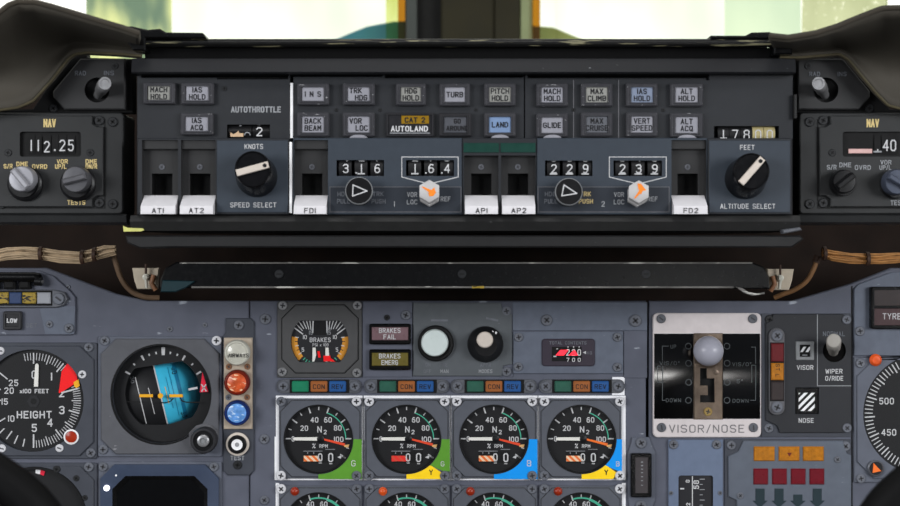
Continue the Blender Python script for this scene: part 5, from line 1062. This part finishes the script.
t = T('attitude_indicator', 'attitude indicator with a half blue half black tilted ball and red flag', 'gauge', 162, 394, 0)
CX, CY, RR = 162, 394, 49
q = t.mb(); q.plate(rrect(98.5, 336, 222, 456.5, 2), [circ(CX, CY, RR - .2, 64)], .1, 2.2, 'flange', .6); q.plate(octa(102, 338.5, 219.5, 453.5, 15), [circ(CX, CY, RR + 1.5, 64)], 2.2, 5, 'attitude_grey', .9, 'bezel_black'); t.add('flange', q)
for x, y, m in ((105.5, 340.5, 'screw_grey'), (217, 340.5, 'screw_bright'), (103.8, 449, 'screw_grey')): t.screw(x, y, 4.8, m, 2.2)
q = t.mb(); q.lathe(CX, CY, [(50.4, 4.8), (49, 4.8), (48.4, -7)], 'bezel_black', 64, cap=False)
q.plate(circ(CX, CY, 48.6, 64), [[(x, max(min(y, 425.6 - max(0, x - 166) * .3), 366 - (x - 152) * .15)) for x, y in circ(CX - .4, CY, 37.8, 72)]], -10, -6, 'dial_black'); q.lathe(CX - 11, CY + 4.5, [(50, -10), (50, -100), (0, -101)], 'black_matt', 48, cap=False)
for a, l, ww in ((90, 8, 3.0), (80, 2.2, 1.3), (100, 2.2, 1.3), (70, 2.2, 1.3), (110, 2.2, 1.3), (60, 5.5, 1.6), (120, 5.5, 1.6), (45, 2.2, 1.3), (135, 2.2, 1.3), (30, 5.5, 1.6), (150, 5.5, 1.6)):
    q.tick(CX, CY, 38.4 if l > 5 else 40, 38.4 + l if l > 5 else 42.4, a, ww, -5.8, 'print_white', ww * 1.3)
t.add('bezel_well', q)
RB = 46.0; CB = -49.5
q = t.mb(); th = R(-13.5)
nx, ny = math.cos(th), math.sin(th)      # horizon normal, blue side; the ball is turned so its horizon is seen edge on from the seats
nd = (nx * -0.2016 + ny * 0.0987) / 0.95
NV_ = Vector((nx, ny, nd)).normalized(); UV_ = Vector((-ny, nx, 0)).normalized(); WV_ = NV_.cross(UV_).normalized()
if WV_.z < 0: WV_ = -WV_
BC = Vector((CX - 12.2, CY + 5.0, CB)); NS = 40; rows = []
for i in range(NS + 1):
    lat = -math.pi / 2 + math.pi * i / NS; h, rr = RB * math.sin(lat), RB * math.cos(lat)
    rows.append([q.p(*(BC + NV_ * h + UV_ * rr * math.cos(2 * math.pi * k / NS) + WV_ * rr * math.sin(2 * math.pi * k / NS))) for k in range(NS)])
for i in range(NS):
    for k in range(NS):
        q.face((rows[i][k], rows[i][(k + 1) % NS], rows[i + 1][(k + 1) % NS], rows[i + 1][k]), 'sky_blue' if i >= NS // 2 else 'dial_black')
def ball_line(off, l0, l1, w, m):
    A, B = [], []
    for k in range(17):
        l = l0 + (l1 - l0) * k / 16
        for lst, o_ in ((A, off - w / 2), (B, off + w / 2)):
            rad = math.sqrt(RB * RB - o_ * o_); f = math.asin(max(-1, min(1, l / rad)))
            lst.append(q.p(*(BC + (NV_ * o_ + (WV_ * math.cos(f) + UV_ * math.sin(f)) * rad) * (1 + .3 / RB))))
    for k in range(16): q.face((A[k], A[k + 1], B[k + 1], B[k]), m)
ball_line(0, -36, 36, 1.3, 'print_white'); ball_line(-20, -24, 24, .9, 'print_white'); ball_line(-10, -11, 16, .7, 'print_white')
ball_line(9, -17, 15, .5, 'horizon_blue'); ball_line(13, -26, 24, .6, 'horizon_blue'); ball_line(19.5, -28, 28, 3.6, 'horizon_blue'); ball_line(6, -8, 9, .6, 'yellow')
q.warp = lambda x, y, d: (x, y, CB + math.sqrt(max(0, RB * RB - (x - BC.x) ** 2 - (y - BC.y) ** 2)) + d)
q.text('30', 129.5, 381, 4, .3, 'print_grey', rot=-76, wt=.14); q.text('30', 170.5, 372, 4.4, .3, 'print_black', rot=-76, wt=.16); q.text('30', 180, 417, 4, .3, 'print_black', rot=-76, wt=.16)
t.add('horizon_ball', q, label='ball half sky blue and half black')
q = t.mb(); d0 = 0.0
q.box(139.5, 394.2, 153, 397.2, d0, d0 + 1, 'yellow', .2); q.lathe(160.6, 395.7, [(2.6, d0), (2.6, d0 + 1), (0, d0 + 1)], 'yellow', 20); q.box(169.5, 394.2, 183, 397.2, d0, d0 + 1, 'yellow', .2); t.add('aircraft_symbol', q, label='yellow aircraft bars and dot')
q = t.mb(); q.line([(126, 401.5), (140, 402)], .7, -.6, 'slot_black'); q.line([(160, 402.5), (165, 403), (170, 401.5), (173, 398.5)], 1.2, -.4, 'slot_black'); q.line([(180, 398), (182, 401), (186, 402.2), (199, 402.4)], 1.2, -.4, 'slot_black'); t.add('command_bar', q)
q = t.mb(); q.rib((188.5, 389.4), (197.5, 387.8), 2.2, .2, 'print_white'); t.add('index_mark', q)
q = t.mb(); q.prism([(202.6, 371.8), (208.6, 391.8), (199.8, 392.2), (200.8, 385)], .2, 1, 'flag_crimson', .2); q.line([(201.8, 384.5), (206.4, 390.8)], 1.2, 1.2, 'print_white'); q.line([(206, 384.5), (202, 391)], 1.2, 1.2, 'print_white'); t.add('warning_flag', q, label='crimson flag with a white cross')
pane(t, circ(CX, CY, RR - .4, 56), 3.0)
q = t.mb(); q.prism([(190, 437), (190, 432), (197, 425), (205, 422.5), (212, 424), (218, 430), (218.5, 440), (212, 449), (200, 450), (191, 446)], 5, 6.4, 'rim_grey', .6); q.lathe(206.2, 438.5, [(13, 6.4), (13, 15), (12, 16.4), (10, 16.6), (9.6, 15.4, 'knob_black'), (6.2, 15.4, 'knob_black'), (5.8, 18, 'steel'), (4.8, 18.6, 'steel'), (3, 18.6, 'steel'), (2.6, 17.4, 'rim_pale'), (0, 17.4, 'rim_pale')], 'bezel_dark', 44); t.add('setting_knob', q, label='ringed dark grey setting knob')

t = T('marker_lamp_column', 'tall plate with white AIRWAYS, red and blue round lamps and TEST button', 'lamp panel', 239, 395, 0)
q = t.mb(); q.prism([(226, 318), (251, 318), (254.5, 322), (254.5, 470), (250, 475), (228, 475), (223.5, 470), (223.5, 336), (226, 332)], .1, 2.2, 'flange_dark', .8); t.add('base_plate', q)
t.screw(239.2, 325, 5, 'screw_grey', 2.2); t.screw(238, 464.5, 4.4, 'screw_black', 2.2)
q = t.mb(); q.box(224.6, 337.5, 253, 428.5, 2.2, 5, 'brass_plate', .7); bp_ = t.add('lamp_plate', q, label='pale brassy lamp plate')
for x, y in ((229.7, 366.3), (248.2, 366.3), (229.3, 396.8), (248, 396.8)): t.screw(x, y, 3.0, 'screw_brown' if (x, y) != (229.3, 396.8) else 'screw_grey', 5, parent=bp_)
for y, m, nm in ((352, 'lamp_white', 'white lamp lettered AIRWAYS'), (381.6, 'lamp_red', 'orange red lamp'), (411.7, 'lamp_blue', 'blue lamp')):
    q = t.mb(); r = 12.8; rim = {'lamp_white': 'lamp_white', 'lamp_red': 'rim_red', 'lamp_blue': 'rim_blue'}[m]
    q.lathe(238.6, y, [(r, 5), (r, 11, rim), (r - 1.2, 13, rim), (r - 2.4, 13.2, rim), (r - 3.4, 12.2, rim), (r - 4, 12.4), (5, 13.6), (0, 14)], m, 40)
    if m == 'lamp_white': q.text('AIRWAYS', 240.6, y + 2.4, 3.9, 14.3, 'print_black', w=20.5, wt=.15)
    t.add('lamp', q, label=nm)
q = t.mb(); q.lathe(238.2, 443.6, [(11.6, 2.2), (11.6, 4.6), (10.4, 5.4), (9.4, 5.4)], 'pointer_tan', 36); q.lathe(238.2, 443.6, [(9.4, 3), (9.2, 7, 'knob_black'), (8, 8, 'knob_black'), (5.6, 8, 'knob_black'), (5.2, 7.2, 'white'), (0, 7.4, 'white')], 'knob_black', 36); q.disc(238.2, 443.6, 2.2, 7.6, 'print_grey', 16); t.add('test_button', q, label='white centred round TEST button')
lett(t, [('TEST', 237.8, 457.6, 4.6, 'print_grey', 14)], d=2.4, wt=.18)

t = T('course_indicator', 'round dial below the height gauge, mostly behind the black control yoke', 'gauge', 40, 505, 0)
CX, CY = 36, 518
cornered(t, -40, 462.5, 97.5, 560, circ(CX, CY, 51, 56), 'flange_dark')
for x, y, r in ((89.5, 466.5, 4.8), (58, 468.5, 3.6), (77.5, 477.5, 3), (86, 497, 2.8)): t.screw(x, y, r, 'screw_grey' if r > 4 else 'screw_black', 4.2 if r < 4 else 2.2)
q = t.mb(); q.disc(CX, CY, 51.2, .5, 'dial_black', 56); t.add('dial_face', q)
q = t.mb(); q.lathe(CX, CY, [(52, 4.2), (51.6, 5.4), (49.4, 5.4), (49, 3)], 'bezel_black', 56, cap=False); t.add('bezel_ring', q)
q = t.mb(); q.prism([(36, 468.6), (41, 469.4), (40.4, 474), (36, 473)], .8, 1.4, 'white'); q.prism([(41, 469.4), (45.5, 471), (44, 475.6), (40.4, 474)], .8, 1.4, 'flag_crimson'); t.add('warning_flag', q, label='small white and crimson flag')
pane(t, circ(CX, CY, 49, 48), 3.6)
t = T('display_unit', 'blue grey framed black display with chamfered corners and a white spot', 'display', 160, 500, 0)
scr = octa(117, 479.5, 204, 570, 13)
q = t.mb(); q.plate(rrect(99, 461.5, 222, 580, 2), [octa(113, 475.5, 208, 572, 13)], .1, 2.2, 'flange', .6, 'slot_black'); t.add('flange', q)
q = t.mb(); O1, O2 = octa(101.5, 463.8, 219.5, 580, 14), octa(113, 475.5, 208, 572, 13)
a = [q.p(x, y, 5) for x, y in O1]; b = [q.p(x, y, 2.8) for x, y in O2]; c0 = [q.p(x, y, 2.2) for x, y in O1]; b2 = [q.p(x, y, .6) for x, y in scr]
for i in range(8):
    j = (i + 1) % 8; q.face((a[i], a[j], b[j], b[i]), 'flange_blue'); q.face((c0[i], c0[j], a[j], a[i]), 'flange_blue'); q.face((b[i], b[j], b2[j], b2[i]), 'black_gloss')
t.add('bezel', q, label='sloping blue grey bezel')
for x, y in ((103.8, 466.3), (214.5, 466.3)): t.screw(x, y, 4.6, 'screw_grey', 2.4)
q = t.mb(); q.poly(scr, .4, 'screen_black'); t.add('screen', q, label='black screen')
q = t.mb(); q.lathe(107.8, 487.3, [(3, 3), (3, 5.4), (0, 5.8)], 'lamp_lit', 20); t.add('indicator_lamp', q, label='lit white spot lamp'); q = t.mb(); q.lathe(117, 474.8, [(1, 3), (1, 4), (0, 4.2)], 'white', 12); t.add('light_sensor', q)

# ============================================================ CONTROL YOKES
def yoke(label, path, r, grip):
    t = T('control_yoke', label, 'control yoke', path[0][0], path[0][1], -0.30)
    q = t.mb(); P = []
    for a, b, c_, d_ in zip([path[0]] + path, path, path[1:], path[2:] + [path[-1]]):
        for k in range(6):
            u = k / 6; P.append(tuple(.5 * (2 * b[i] + (c_[i] - a[i]) * u + (2 * a[i] - 5 * b[i] + 4 * c_[i] - d_[i]) * u * u + (3 * b[i] - a[i] - 3 * c_[i] + d_[i]) * u ** 3) for i in range(3)))
    P.append(path[-1]); q.tube(P, r, 'yoke_black', 20); t.add('horn', q)
    q = t.mb(); q.tube(grip, 5, 'knob_black', 14); t.add('grip_rib', q)
yoke('blurred black control yoke horn crossing the lower left corner', [(-57, 448, 0), (-27, 462, 0), (3, 480, 0), (33, 505, 0), (55, 540, 0), (61, 600, 0), (55, 800, 0), (55, 1300, 0), (55, 1830, 0)], 21, [(-30, 500, 8), (0, 505, 8), (20, 520, 8)])
yoke('blurred black control yoke horn crossing the lower right corner', [(961, 452, 0), (926, 472, 0), (903, 490, 0), (883, 511, 0), (866, 545, 0), (861, 600, 0), (863, 800, 0), (863, 1300, 0), (863, 1830, 0)], 21, [(960, 505, 8), (925, 512, 8), (905, 530, 8)])
